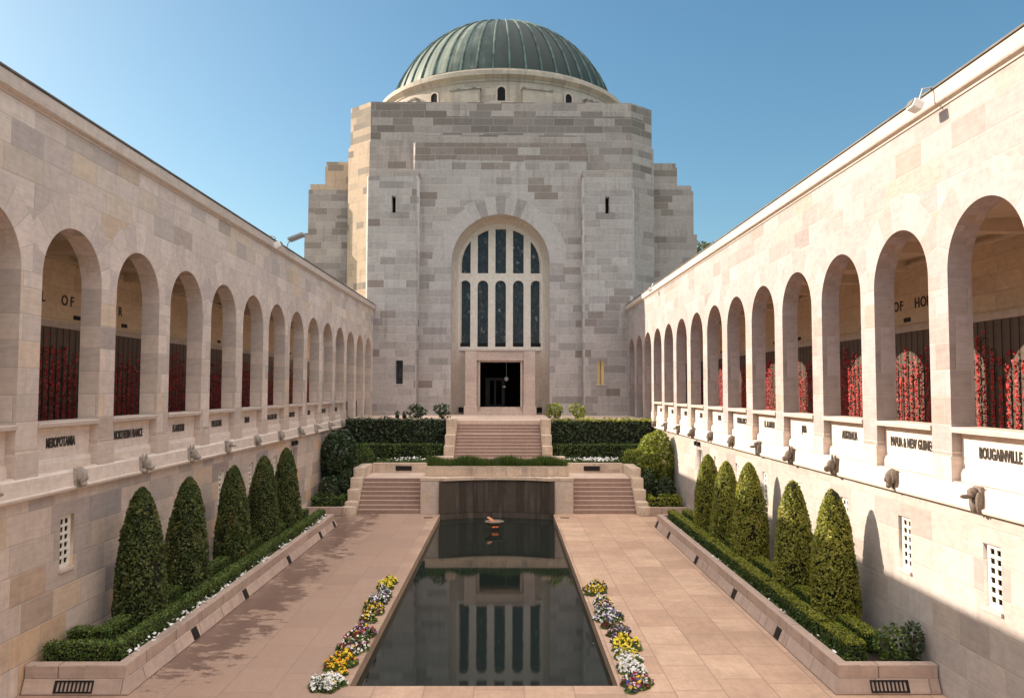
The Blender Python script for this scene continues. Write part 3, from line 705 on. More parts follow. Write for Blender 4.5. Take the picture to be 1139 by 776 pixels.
# little splayed set-back at the corners
# wings
for s in (-1,1):
    wg = MB().box(*sorted((11.8*s, 16.45*s)), 65, 80, 0, 19.3).build('wing', MAT['wing'], hall)
    MB().box(*sorted((11.8*s, 16.2*s)), 65.12, 79.8, 19.303, 23.0).build('upper_wall', MAT['wing'], wg)
    MB().box(*sorted((11.8*s, 16.08*s)), 65.24, 79.6, 23.003, 23.5).build('cap', MAT['chamfer'] if s < 0 else MAT['wing'], wg)
    MB().box(*sorted((11.8*s, 14.95*s)), 65.6, 79, 23.503, 25.15).build('attic', MAT['chamfer'] if s < 0 else MAT['wing'], wg)
    MB().box(*sorted((11.8*s, 14.86*s)), 65.7, 78.9, 25.153, 25.55).build('coping', MAT['chamfer'] if s < 0 else MAT['wing'], wg)
# drum and dome
dr = MB().lathe([(10.9,28.5),(10.9,30.75),(10.98,30.8),(10.98,30.95),(11.2,31.1),(11.32,31.2),(11.32,31.55),(11.2,31.62),(10.75,31.75),(10.75,31.9)], 0, 72, 120).build('drum', MAT['drum'], hall, 40)
def arcbox(a0, a1, r0, r1, z0, z1, n=8):
    b = MB(); V = []
    for i in range(n+1):
        a = a0+(a1-a0)*i/n
        V.append([b.bm.verts.new((r*math.sin(a), 72-r*math.cos(a), z)) for r, z in ((r0,z0),(r1,z0),(r1,z1),(r0,z1))])
    for i in range(n):
        for k in range(4): b.bm.faces.new((V[i][k], V[i][(k+1)%4], V[i+1][(k+1)%4], V[i+1][k]))
    b.bm.faces.new(V[0]); b.bm.faces.new(V[-1][::-1])
    return b
for i in range(12):
    a = R(15+30*i)
    bk = arcbox(a-R(6.3), a+R(6.3), 10.8, 11.3, 28.5, 30.05).build('drum_buttress', MAT['drum'], dr)
    arcbox(a-R(6.6), a+R(6.6), 10.8, 11.38, 30.053, 30.2).build('cap', MAT['tower'], bk)
    a = R(30*i)
    M = Matrix.Translation((10.915*math.sin(a), 72-10.915*math.cos(a), 0)) @ Matrix.Rotation(a, 4, 'Z')
    me = plate_mesh(arch_poly(0, .62, 29.2, 29.98), [], .05, (0,0,0), (1,0,0), (0,1,0)); me.transform(M @ Matrix.Translation((0,-.02,0)))
    w = link('drum_window', me, MAT['dark'], dr)
    fp = arch_poly(0, .92, 29.12, 30.0)
    me = plate_mesh(fp, [arch_poly(0, .62, 29.14, 29.98)], .08, (0,0,0), (1,0,0), (0,1,0)); me.transform(M @ Matrix.Translation((0,-.06,0)))
    link('frame', me, MAT['smooth'], w)
    me = MB().box(-.9,.9,-.16,.05,28.6,29.1).mesh(); me.transform(M); link('sill', me, MAT['smooth'], w)
ZD0, HD = 31.85, 8.35
def dome_r(z):
    return math.sqrt(max(0, 10.6**2-(z-29.25)**2))
zs_ = [ZD0+7.9*math.sin(R(90)*i/30) for i in range(29)]
dm = MB().lathe([(dome_r(z), z) for z in zs_]+[(0.01, zs_[-1]+.05)], 0, 72, 144).build('dome', MAT['copper'], hall, 40)
for i in range(48):
    a = 2*math.pi*(i+.5)/48
    pts = [((dome_r(z)+.02)*math.sin(a), 72-(dome_r(z)+.02)*math.cos(a), z+.01) for z in zs_[:26]]
    MB().tube(pts, .10, 6).build('rib', MAT['rib'], dm)
MB().lathe([(1.7,39.68),(1.7,39.82),(1.5,39.90),(.8,40.0),(.01,40.04)], 0, 72, 48).build('dome_cap', MAT['copper'], dm, 40)
MB().lathe([(10.2,31.84),(10.62,31.90),(10.62,32.0),(10.2,32.04)], 0, 72, 120).build('gutter', MAT['rib'], dm, 40)

for o_ in (dr, dm):
    o_.scale = (1.025,)*3; o_.location = (o_.location.x, o_.location.y+1.8, o_.location.z-.16)

# two pale globes seen in the dark doorway
o = MB().ball((.47,61.9,7.12),(.17,.17,.19),3).ball((.30,61.9,6.50),(.13,.12,.08),2).tube([(.47,61.9,7.25),(.47,61.9,9.6)],.012).build('hanging_lamp', plain('frosted glass', (.62,.62,.62), .4, .1), None, 40)
tag(o, 'pale round lamp hanging inside the dark doorway', 'lamp')

# ------------------------------------------------------------------ terraces, stairs, walls at the far end
ZM = 1.6
b = MB()
b.box(-7.05,7.05,41.9,44.4,-.3,ZM-.002)                                  # landing behind the grass planter
o = b.build('landing_floor', MAT['terrace']); tag(o, kind='structure')
b = MB(); b.box(-9.53,9.53,YT-.02,YC+1.0,-.3,ZT); o = b.build('terrace_floor', MAT['terrace']); tag(o, kind='structure')
for s in (-1,1):
    sd = 'left' if s < 0 else 'right'
    o = MB().box(*sorted((3.2*s,9.53*s)),YT-.14,YT+.25,-.2,4.48).build('terrace_wall', MAT['cheek'])
    tag(o, 'stone retaining wall edging the upper terrace behind the %s tall hedge' % sd, 'wall', 'retaining walls of the terrace')
    # lower flight of steps
    b = MB()
    for i in range(8): b.prism([(40.05+.235*i, -.1),(42.1,-.1),(42.1,.2*(i+1)-.004),(40.05+.235*i+.0,.2*(i+1)-.004),(40.05+.235*i,.2*(i+1)-.02)], *sorted((3.92*s, 7.04*s)), 'x') if False else b.box(*sorted((3.9*s,7.045*s)), 40.05+.235*i, 40.05+.235*(i+1)+(.0 if i < 7 else .03), -.1, .2*(i+1)-.003, .012)
    o = b.build('staircase', MAT['stair']); tag(o, 'lower flight of pinkish stone steps %s of the dark pool wall' % sd, 'stairs', 'flights of steps at the far end')
    # stepped outer cheek wall
    b = MB(); x0, x1 = sorted((7.06*s, 7.66*s))
    for y0, y1, z in ((39.75,40.45,.62),(40.45,41.15,1.15),(41.15,41.95,1.66),(41.95,44.45,2.12)):
        b.box(x0, x1, y0, y1+.0, -.1, z, .035)
    b.lathe([(.01,.0),(.36,.0),(.38,.2),(.34,.42),(.01,.46)], 7.42*s, 39.62, 20)
    o = b.build('stepped_wall', MAT['cheek'], None, 40); tag(o, 'stepped stone side wall of the lower %s steps' % sd, 'wall', 'stepped side walls of the stairs')
    # low wall with a vent behind the landing
    r = empty('low_wall', (5.5*s, 44.5, 1.6), 'low stone wall with a dark vent under the %s flower bed' % sd, 'wall', 'low walls under the flower beds')
    MB().box(*sorted((3.25*s,7.06*s)),44.4,44.75,1.4,2.14,.02).build('wall', MAT['cheek'], r)
    MB().box(*sorted((4.85*s,5.75*s)),44.37,44.398,1.72,1.98).build('vent', MAT['black_metal'], r)
    # beds
    o = MB().box(*sorted((3.25*s,7.0*s)),44.75,48.6,1.0,2.05).build('soil_ground', MAT['soil']); tag(o, kind='structure')
    o = MB().box(*sorted((7.68*s,9.53*s)),39.62,48.6,-.1,.36).build('soil_ground', MAT['soil']); tag(o, kind='structure')
    o = MB().box(*sorted((7.70*s,9.53*s)),39.35,39.62,-.1,.42,.02).build('kerb', MAT['kerbstone']); tag(o, 'low stone edging before the %s corner shrubs' % sd, 'edging', 'edgings of the corner beds')
    # upper flight cheeks
    b = MB()
    for y0, y1, z in ((44.9,45.6,2.45),(45.6,46.4,3.0),(46.4,47.3,3.6),(47.3,48.62,4.5)):
        b.box(*sorted((2.56*s, (3.85 if z < 2.5 else 3.16)*s)), y0, y1, 1.4, z, .03)
    o = b.build('stepped_wall', MAT['cheek']); tag(o, 'stepped stone side wall %s of the upper steps' % sd, 'wall', 'stepped side walls of the stairs')
b = MB()
for i in range(15):
    y0 = 44.9+.25*i+(.45 if i > 10 else 0)
    b.box(-2.55, 2.55, y0, y0+.25+(.45 if i == 10 else 0), 1.3, ZM+.183*(i+1)-.003, .012)
o = b.build('staircase', MAT['stair']); tag(o, 'upper flight of stone steps rising to the dark doorway', 'stairs', 'flights of steps at the far end')

# pool end: dark curved water wall between stone blocks, planter with grass on top
pw = empty('fountain_wall', (0, 40.3, 0), 'dark curved wet wall closing the pool between pale stone blocks', 'fountain')
def curveY(x): return 40.55-.75*(x/2.93)**2
b = MB(); n = 24; xs = [-2.92+5.84*i/n for i in range(n+1)]
for za, zb, dy in ((-.7,1.66,0.),):
    top = [b.bm.verts.new((x, curveY(x), zb)) for x in xs]; bot = [b.bm.verts.new((x, curveY(x), za)) for x in xs]
    for i in range(n): b.bm.faces.new((bot[i], bot[i+1], top[i+1], top[i]))
b.build('water_wall', MAT['poolwall'], pw, 60)
b = MB(); pts = [(-3.9,39.98),(-2.9,39.98)]+[(x, curveY(x)-.10) for x in xs[1:-1]]+[(2.9,39.98),(3.9,39.98),(3.9,41.9),(-3.9,41.9)]
b.prism(pts, 1.66, 1.80, 'z'); b.build('coping', MAT['cheek'], pw)
for s in (-1,1):
    MB().box(*sorted((2.92*s,3.88*s)), 40.0, 41.9, -.1, 1.657, .03).build('end_block', MAT['smooth'], pw)
    MB().box(*sorted((3.45*s,3.80*s)), 39.985, 40.003, .62, 1.02).build('plaque', MAT['cheek'], pw)
o = empty('planter_box', (0,41.2,1.8), 'long stone planter of green grass above the dark pool wall', 'planter')
MB().box(-3.7,3.7,40.75,40.98,1.803,2.32,.02).box(-3.7,3.7,41.6,41.85,1.803,2.32,.02).box(-3.7,-3.48,40.98,41.6,1.803,2.32).box(3.48,3.7,40.98,41.6,1.803,2.32).build('wall', MAT['cheek'], o)
MB().box(-3.48,3.48,40.98,41.6,1.81,2.25).build('soil', MAT['soil'], o)
N = 9000
px = rng.uniform(-3.6,3.6,N); keep = np.abs(px+.1) > .12*rng.random(N); px = px[keep]; N = len(px)
base = np.stack([px, rng.uniform(40.85,41.7,N), np.full(N,2.22)],1)
hgt = .42+.10*np.sin(px*3.1)+rng.normal(size=N)*.07
lean = rng.normal(size=(N,2))*.12
tip = base + np.stack([lean[:,0], lean[:,1]-.03, hgt],1)
wv = np.stack([rng.normal(size=N), rng.normal(size=N), np.zeros(N)],1); wv = wv/np.linalg.norm(wv,axis=1,keepdims=True)*.016
V = np.stack([base-wv, base+wv, tip+wv*.3, tip-wv*.3],1).reshape(-1,3)
me = bpy.data.meshes.new('grass'); me.from_pydata(V.tolist(), [], [(4*i,4*i+1,4*i+2,4*i+3) for i in range(N)])
o = link('grass', me, MAT['grassleaf']); tag(o, 'green grass growing in the long planter above the pool wall', 'grass', kind='stuff')

# eternal flame on a stone bowl in the pool
fl = empty('eternal_flame', (-.08,36.9,ZW), 'small flame on a round stone bowl standing in the pool', 'flame')
MB().lathe([(.01,-.05),(.25,-.05),(.30,.02),(.44,.10),(.46,.15),(.40,.17),(.01,.15)], -.08, 36.9, 32).build('bowl', MAT['gargoyle'], fl, 40)
fl.location.z = 0
for ch in list(fl.children): ch.location.z = ZW
t = NT('flame'); z = t.xyz(t.n('ShaderNodeTexCoord').outputs['Generated'])[2]
e = t.n('ShaderNodeEmission'); t.put(e.inputs[0], t.ramp(z, [(0,(1,.22,.04)),(.5,(1,.34,.13)),(1,(1,.50,.32))])); e.inputs[1].default_value = .26
t.t.links.new(e.outputs[0], t.out.inputs[0])
b = MB()
b.tube([(-.06,36.9,-.12),(-.10,36.9,.02),(-.17,36.9,.15),(-.27,36.92,.27),(-.37,36.9,.33),(-.43,36.9,.33)],[.10,.13,.10,.06,.045,.01],8)
b.tube([(.02,36.9,-.12),(.04,36.9,.0),(.02,36.92,.12),(.06,36.9,.2)],[.08,.09,.05,.008],8)
b.build('flame', t.m, fl, 60)

# ------------------------------------------------------------------ planting
def box_cloud(x0,x1,y0,y1,z0,z1,dens,rnd=.035):
    """points over the top and sides of a clipped hedge"""
    faces = [((x0,y0,z1),(x1-x0,0,0),(0,y1-y0,0),(0,0,1)), ((x0,y0,z0),(x1-x0,0,0),(0,0,z1-z0),(0,-1,0)), ((x0,y1,z0),(x1-x0,0,0),(0,0,z1-z0),(0,1,0)),
             ((x0,y0,z0),(0,y1-y0,0),(0,0,z1-z0),(-1,0,0)), ((x1,y0,z0),(0,y1-y0,0),(0,0,z1-z0),(1,0,0))]
    Ps, Ns = [], []
    for o, a, b_, n in faces:
        o, a, b_, n = map(np.array, (o,a,b_,n)); ar = np.linalg.norm(np.cross(a.astype(float),b_.astype(float)))
        k = int(ar*dens)
        if k < 1: continue
        uv = rng.random((k,2)); p = o+uv[:,:1]*a+uv[:,1:]*b_
        amp = np.sin(p[:,0]*5.1+p[:,1]*3.7)*np.sin(p[:,1]*2.3+p[:,2]*6)*.6+rng.normal(size=k)*.8
        p = p + n*(amp*rnd)[:,None]
        Ps.append(p); Ns.append(np.tile(n.astype(float),(k,1)))
    return np.concatenate(Ps), np.concatenate(Ns)

def hedge(segs, leaf, mat, label, dens=420, group=None, name='hedge', cat='hedge', rnd=.035, top=None):
    Ps, Ns = [], []; core = MB()
    for sg in segs:
        p, n = box_cloud(*sg, dens, rnd); Ps.append(p); Ns.append(n)
        x0,x1,y0,y1,z0,z1 = sg; i = .05
        core.box(min(x0+i,x1-.02),max(x1-i,x0+.02),y0+i,y1-i,z0,z1-i)
    PP, NN = np.concatenate(Ps), np.concatenate(Ns)
    zt_ = max(sg[5] for sg in segs)
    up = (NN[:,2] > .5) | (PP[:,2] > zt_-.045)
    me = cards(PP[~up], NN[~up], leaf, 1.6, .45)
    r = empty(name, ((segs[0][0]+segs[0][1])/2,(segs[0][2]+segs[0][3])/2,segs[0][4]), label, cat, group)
    link('foliage', me, mat, r); link('lit_tops', cards(PP[up], NN[up], leaf, 1.6, .45), top or mat, r); core.build('twigs', MAT['core'], r)  # top leaves take a brighter colour in place of light falling on them
    return r

TREE_Y = [19.85, 22.6, 26.35, 29.5, 32.8]
TREE_YR = [19.85, 22.6, 26.6, 29.6, 32.0]
def planter(s):
    sd = 'left' if s < 0 else 'right'
    r = empty('planter', (8.5*s, 27, 0), 'long granite planter bed along the %s wall with %s' % (sd, 'dark clipped cones' if s < 0 else 'sun topped clipped cones'), 'planter', 'planter beds along the walls')
    X0, XW = 7.36, 9.5; Ya, Yb = 16.55, 36.4
    S = lambda a, b: sorted((a*s, b*s))
    # battered plinth + upright upper course
    def course(prof, name, mat):
        # prof: offsets (out, z) swept round three sides
        b = MB(); rings = []
        path = [(XW, Ya, 0, -1), (X0, Ya, -1, -1), (X0, Yb, -1, 1), (XW, Yb, 0, 1)]
        for x, y, dx, dy in path:
            rings.append([b.bm.verts.new(((x+dx*o)*s, y+dy*o, z)) for o, z in prof])
        for k in range(3):
            for i in range(len(prof)-1): b.bm.faces.new((rings[k][i], rings[k+1][i], rings[k+1][i+1], rings[k][i+1]))
        return b.build(name, mat, r)
    course([(.06,-.05),(.06,.03),(-.05,.29),(-.065,.295)], 'plinth', MAT['kerbstone'])
    course([(-.065,.30),(-.065,.545),(-.075,.565),(-.30,.565),(-.30,.35)], 'upper_course', MAT['kerbstone'])
    MB().box(*S(X0+.29, XW), Ya+.29, Yb-.29, .1, .42).build('soil', MAT['soil'], r)
    # grille in the near end and slots along the plinth
    gx = 8.45
    g = MB()
    me = plate_mesh(rect(gx-.40,gx+.40,.05,.27), [rect(gx-.37+.083*i, gx-.37+.083*i+.05, .075, .245) for i in range(9)], .02, (0,0,0), (1,0,0), (0,1,0))
    me.transform(Matrix(((s,0,0,0),(0,1,.42,Ya-.095),(0,0,1,0),(0,0,0,1))))
    bm_ = bmesh.new(); bm_.from_mesh(me); bmesh.ops.recalc_face_normals(bm_, faces=bm_.faces[:]); bm_.to_mesh(me); bm_.free()
    link('grille', me, MAT['black_metal'], r)
    for y in (20.1, 23.9, 28.6, 33.4, 36.0):
        b = MB(); b.prism([((X0-.06)*s,.03),((X0+.05)*s,.29),((X0+.14)*s,.29),((X0+.14)*s,.03)], y-.17, y+.17, 'y'); 
        me = b.mesh(); me.transform(Matrix.Translation((-.012*s,0,0))); link('slot', me, MAT['black_metal'], r)
    # hedges: an outer and an inner run, each turning the near corner
    zl, zt = .40, .90
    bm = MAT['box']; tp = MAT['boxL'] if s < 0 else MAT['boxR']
    def sg(xa, xb, ya, yb, z1=zt): a, b_ = S(xa, xb); return (a, b_, ya, yb, zl, z1)
    if s < 0:
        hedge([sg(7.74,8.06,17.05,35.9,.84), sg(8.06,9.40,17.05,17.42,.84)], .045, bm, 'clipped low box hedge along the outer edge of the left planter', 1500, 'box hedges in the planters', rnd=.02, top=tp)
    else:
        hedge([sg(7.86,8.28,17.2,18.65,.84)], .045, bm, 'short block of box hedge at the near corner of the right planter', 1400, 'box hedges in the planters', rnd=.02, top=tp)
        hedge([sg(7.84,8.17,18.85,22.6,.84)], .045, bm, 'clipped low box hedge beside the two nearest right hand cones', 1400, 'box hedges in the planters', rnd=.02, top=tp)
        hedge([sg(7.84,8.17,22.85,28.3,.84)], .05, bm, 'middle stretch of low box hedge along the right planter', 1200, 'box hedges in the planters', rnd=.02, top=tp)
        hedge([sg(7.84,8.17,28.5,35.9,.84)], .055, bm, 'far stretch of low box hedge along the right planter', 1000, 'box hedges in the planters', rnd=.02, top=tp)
    if s < 0: gaps = [(17.95,19.25),(20.5,22.0),(23.2,25.75),(27.0,28.9),(30.1,32.2),(33.4,35.9)]
    else: gaps = [(17.75,19.25),(20.45,22.0),(23.2,25.75),(27.0,28.9),(30.1,32.2),(33.4,35.9)]
    where = ['before the nearest cone', 'between the nearest and second cones', 'between the second and third cones', 'between the third and fourth cones', 'between the fourth and farthest cones', 'beyond the farthest cone']
    for q_, (a,b_) in enumerate(gaps):
        segs = [sg(8.48,8.86,a,b_,.87)]
        if s < 0 and q_ == 0: segs.append(sg(8.86,9.40,17.95,18.33,.87))
        hedge(segs, .045, bm, 'inner box hedge piece %s in the %s planter' % (where[q_], sd), 1400, 'box hedges in the planters', rnd=.02, top=tp)
    # flowers along the outer edge
    N = 700 if s < 0 else 500
    cl = rng.choice([17.6,18.4,19.6,20.6,21.8,23.2,24.6,26.3,27.0,29.3,31.5,32.5,34.2,35.2], N) + rng.normal(size=N)*.28
    cl = np.where(rng.random(N) < .35, rng.uniform(17.0,35.8,N), cl).clip(16.95, 36.)
    P3 = np.stack([s*rng.uniform(7.56,7.74,N), cl, rng.uniform(.50,.66,N)],1)
    NL = 3000
    PL = np.stack([s*rng.uniform(7.56,7.74 if s < 0 else 7.86,NL), rng.uniform(16.95,36.0,NL), rng.uniform(.42,.56,NL)],1)
    PL[:,2] = np.minimum(PL[:,2], .42+.2*np.abs(np.sin(PL[:,1]*2.7)))
    fr_ = empty('flower_border', (7.7*s, 27, .42), 'narrow border of %s edging the %s planter' % ('white flowers' if s < 0 else 'green seedlings and few white flowers', sd), 'flowers', 'flower borders of the planters')
    link('leaves', cards(PL, np.tile([[0,0,1.]],(NL,1)), .06, 1.7, .9), MAT['box'], fr_)
    P3 = P3[:260] if s < 0 else P3[:28]
    link('blossoms', cards(P3, np.tile([[0,-.3,1.]],(len(P3),1)), .075, 1.0, .5), PET['white'], fr_)
planter(-1); planter(1)

# small loose shrubs at the near end of the right planter
def blob_cloud(c, rad, n, lumps=10, lump=.32, zmin=None, seed=0):
    rg = np.random.default_rng(seed)
    d = rg.normal(size=(n,3)); d /= np.linalg.norm(d,axis=1,keepdims=True)
    L = rg.normal(size=(lumps,3)); L /= np.linalg.norm(L,axis=1,keepdims=True)
    dots = (d@L.T).max(1)
    rr = 1-lump + lump*np.clip((dots-.55)/.45,0,1)**.7
    rr *= 1 - .28*rg.random(n)**2.2
    p = np.array(c)+d*rr[:,None]*np.array(rad)
    if zmin is not None:
        k = p[:,2] > zmin; p, d = p[k], d[k]
    return p, d

def shrub(c, rad, n, leaf, mat, label, group=None, name='shrub', lumps=12, lump=.35, seed=1, cat='shrub', zground=None, aspect=1.8, tilt=.8):
    zg = zground if zground is not None else c[2]-rad[2]
    r = empty(name, (c[0],c[1],zg), label, cat, group)
    p, d = blob_cloud(c, rad, n, lumps, lump, zg, seed)
    link('foliage', cards(p, d, leaf, aspect, tilt), mat, r)
    b = MB(); rg = random.Random(seed)
    b.tube([(c[0],c[1],zg-.05),(c[0]+.03,c[1],zg+.4*rad[2]),(c[0],c[1],c[2])],[.05*max(1,rad[0]),.04,.025])
    for k in range(5):
        a = rg.random()*6.28; b.tube([(c[0],c[1],zg+.25*rad[2]),(c[0]+.5*rad[0]*math.cos(a),c[1]+.5*rad[1]*math.sin(a),c[2]+rad[2]*.3)],[.03,.012],6)
    b.build('stems', MAT['bark'], r)
    return r
shrub((8.95,17.35,.75),(.42,.40,.45),700,.085,MAT['box'],'loose leafy shrub at the near end of the right planter, beside the hedge corner',None,seed=3,zground=.41)
shrub((9.28,17.15,.85),(.22,.26,.50),380,.085,MAT['darkleaf'],'thin upright dark shrub against the sunlit right wall at the planter end',None,seed=4,zground=.41)

# topiary cones
def topiary_mesh(seed, h=3.38, rb=.64):
    rg = np.random.default_rng(seed)
    n = 12500
    k = rg.random(n)**1.15
    def rad(k):
        # widest a little above the ground, rounded bullet tip
        return rb*np.where(k < .1, .93+.07*k/.1, (1-(((k-.1)/.9).clip(0,.998))**2.0)**.56)
    a = rg.random(n)*2*np.pi
    q = 1+.05*np.sin(a*3+seed)*np.sin(k*9)+.035*np.sin(a*7+k*23+seed)
    depth = 1-.16*rg.random(n)**2
    r = rad(k)*q*depth
    p = np.stack([r*np.cos(a), r*np.sin(a), k*h+rg.normal(size=n)*.012],1)
    # thin spots where the clipped skin opens on the twigs, and a few stray shoots
    keep_ = np.ones(n, bool)
    for _ in range(9):
        c_ = p[rg.integers(0,n)]; dd = np.linalg.norm((p-c_)*np.array([1,1,.7]),axis=1); keep_ &= ~((dd < .07+.07*rg.random()) & (rg.random(n) < .75))
    stray = rg.random(n) < .02
    p[stray,:2] *= 1+.10*rg.random((stray.sum(),1))
    p, a, k = p[keep_], a[keep_], k[keep_]
    nz = .25+.9*k**2
    d = np.stack([np.cos(a), np.sin(a), nz],1); d /= np.linalg.norm(d,axis=1,keepdims=True)
    lf = cards(p, d, .075, 1.7, .75)
    b = MB(); b.lathe([(.35*rb,0)]+[(float(rad(np.array(q)))*.86, q*h) for q in (.02,.1,.3,.5,.7,.85,.95)]+[(.01,.985*h)],0,0,20)
    return lf, b.mesh()
TM = [topiary_mesh(s) for s in (11,12,13)]
tr = MB().tube([(0,0,-.05),(.01,0,.3),(0,0,.9)],[.07,.06,.05]).mesh()
for m in TM: m[1].materials.append(MAT['core'])
tr.materials.append(MAT['bark'])
TMM = {}
for s in (-1,1):
    for i, m in enumerate(TM):
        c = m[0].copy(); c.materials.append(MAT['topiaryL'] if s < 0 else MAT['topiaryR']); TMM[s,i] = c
ordn = ['nearest','second','third','fourth','farthest']
for s in (-1,1):
    for i, y in enumerate(TREE_Y if s < 0 else TREE_YR):
        xx = (8.62 if s < 0 else 8.72)*s
        sc = [1.0,1.0,.97,1.0,1.0][i] if s < 0 else [1.0,.98,1.0,.97,.98][i]
        kk = (i*2+(s > 0)) % 3
        lab = 'clipped conical evergreen, %s from the front in the %s row' % (ordn[i], 'shaded left' if s < 0 else 'sun topped right')
        t_ = empty('topiary_tree', (xx, y+(0 if s<0 else -.02), .42), lab, 'tree', 'clipped cones in the planters')
        rz = random.random()*6.28; lean = (random.uniform(-.018,.018), random.uniform(-.018,.018))
        for nm, me in (('crown', TMM[s,kk]), ('twigs', TM[kk][1]), ('trunk', tr)):
            o = bpy.data.objects.new(nm, me); COL.objects.link(o); o.parent = t_
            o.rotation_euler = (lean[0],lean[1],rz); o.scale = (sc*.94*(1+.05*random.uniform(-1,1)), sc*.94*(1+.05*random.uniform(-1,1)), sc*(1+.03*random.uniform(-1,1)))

# far end planting
for s in (-1,1):
    sd = 'left' if s < 0 else 'right'
    a, b_ = sorted((3.3*s, 8.9*s))
    hedge([(a,b_,46.6,47.35,2.05,3.02)], .085, MAT['box'], 'lower clipped hedge %s of the upper steps' % sd, 260, 'hedges before the terrace')
    a, b_ = sorted((3.25*s, 9.3*s))
    hedge([(a,b_,47.75,48.5,2.05,4.42)], .13, MAT['darkleaf'], 'taller dark leafy hedge below the terrace, %s of the upper steps' % sd, 190, 'hedges before the terrace', rnd=.09, top=MAT['darkleaf'] if s < 0 else MAT['boxR'])
    # white flowers before the lower hedge
    N = 420 if s > 0 else 180; a, b_ = sorted((3.7*s, 7.0*s))
    r = empty('flower_bed', (5.4*s,45.6,2.05), 'bed of small white flowers on the low wall, %s side' % sd, 'flowers', 'white flower beds')
    PL = np.stack([rng.uniform(a,b_,1800), rng.uniform(44.8,46.5,1800), rng.uniform(2.05,2.25,1800)],1)
    link('leaves', cards(PL, np.tile([[0,0,1.]],(1800,1)), .10, 1.6, .8), MAT['box'], r)
    P3 = np.stack([rng.uniform(a,b_,N), rng.uniform(44.8,46.2,N), rng.uniform(2.2,2.36,N)],1)
    P3 = P3[(np.sin(P3[:,0]*2.3+1)+rng.normal(size=N)*.7) > (-.6 if s > 0 else .2)]
    link('blossoms', cards(P3, np.tile([[0,-.5,1.]],(len(P3),1)), .085, 1.0, .5), PET['white'], r)
    # corner shrubs
    shrub((8.62*s,42.9,2.45),(1.02,1.15,1.75),4600,.17,MAT['darkleaf'] if s < 0 else MAT['sunlitleaf'],'big rounded %s shrub in the %s corner by the steps' % ('dark glossy' if s < 0 else 'yellow green sunlit', sd),None,lumps=22,lump=.42,seed=21+s,zground=.36)
    shrub((7.75*s,45.1,2.3),(.75,.7,.85),1500,.10,MAT['box'] if s < 0 else MAT['sunlitleaf'],'smaller %s green shrub behind the stepped wall on the %s' % ('mid' if s < 0 else 'pale', sd),None,seed=31+s,zground=1.4)
    shrub((8.75*s,41.2,1.05),(.62,.55,.75),1500,.11,MAT['darkleaf'],'low dark shrub at the foot of the %s corner shrub' % sd,None,seed=41+s,zground=.36)
    shrub((7.98*s,41.6,1.25),(.42,.6,.95),1200,.11,MAT['darkleaf'],'dark shrub squeezed beside the %s stepped wall' % sd,None,seed=47+s,zground=.36)
    x0, x1 = sorted((7.75*s, 9.35*s))
    xi, xj = sorted((8.0*s, 9.35*s))
    hedge([(x0,x1,39.75,40.1,.36,.82),(*sorted((7.75*s,8.05*s)),40.1,41.2,.36,.82)], .075, MAT['box'] if s < 0 else MAT['boxR'], 'low clipped box edging before the %s corner shrubs' % sd, 420, 'box edgings in the corners')
    hedge([(*sorted((8.35*s,9.35*s)),40.4,40.7,.36,.9)], .075, MAT['box'] if s < 0 else MAT['boxR'], 'short inner run of box edging by the %s wall' % sd, 420, 'box edgings in the corners')
# small bushes at the terrace edge
for i,(x,y,rx,rz_,m,lab) in enumerate(((-5.15,49.9,.62,.55,'darkleaf','small dark bush at the terrace edge, farther left of the steps'), (-3.65,49.9,.62,.5,'darkleaf','small dark bush at the terrace edge, just left of the steps'),
        (3.55,49.9,.55,.55,'sunlitleaf','small pale green bush at the terrace edge, just right of the steps'), (4.95,49.6,.62,.5,'sunlitleaf','bright yellow green bush at the terrace edge, farther right of the steps'))):
    shrub((x,y,ZT+.30+rz_*.4),(rx*1.2,rx*.9,rz_*1.15),420,.17,MAT[m],lab,'bushes on the terrace edge',seed=60+i,zground=ZT,lumps=7,lump=.62)
for i,x in enumerate((-6.5,-6.05)):
    r = empty('flower_pot', (x,50.2,ZT), 'small dark potted plant on the terrace, %s of a pair' % ('left' if i == 0 else 'right'), 'potted plant', 'potted plants on the terrace')
    MB().lathe([(.01,ZT),(.10,ZT),(.14,ZT+.26),(.12,ZT+.27),(.01,ZT+.24)],x,50.2,16).build('pot', MAT['black_metal'], r, 40)
    p, d = blob_cloud((x,50.2,ZT+.38),(.16,.16,.18),120,6,.3,None,70+i); link('foliage', cards(p,d,.08,1.6,.8), MAT['darkleaf'], r)

# pansy clumps beside the pool
CL = {-1: [(16.95,'white','clump of white pansies nearest the camera, left of the pool'), (18.05,'gold','golden and orange pansies behind the near white clump, left of the pool'), (19.1,'maroonwhite','white and maroon pansies left of the pool, third clump from the front'),
           (20.25,'mixed','red, blue and white pansies in the middle of the left row'), (22.3,'yellowdark','yellow and dark maroon pansies left of the pool'), (23.9,'bluewhite','white and blue pansies left of the pool'), (25.4,'yellow','bright yellow pansies at the far end of the left row')],
       1: [(17.05,'mixed','red, violet and cream pansies nearest the camera, right of the pool'), (18.15,'white','white pansies right of the pool, second clump from the front'), (19.25,'yellow','bright yellow pansies right of the pool'), (20.55,'purple','pink, white and purple pansies right of the pool'),
           (21.9,'bluewhite','violet and white pansies in the middle of the right row'), (23.2,'maroonwhite','maroon and white pansies right of the pool'), (24.8,'yellowdark','cream, yellow and dark pansies at the far end of the right row')]}
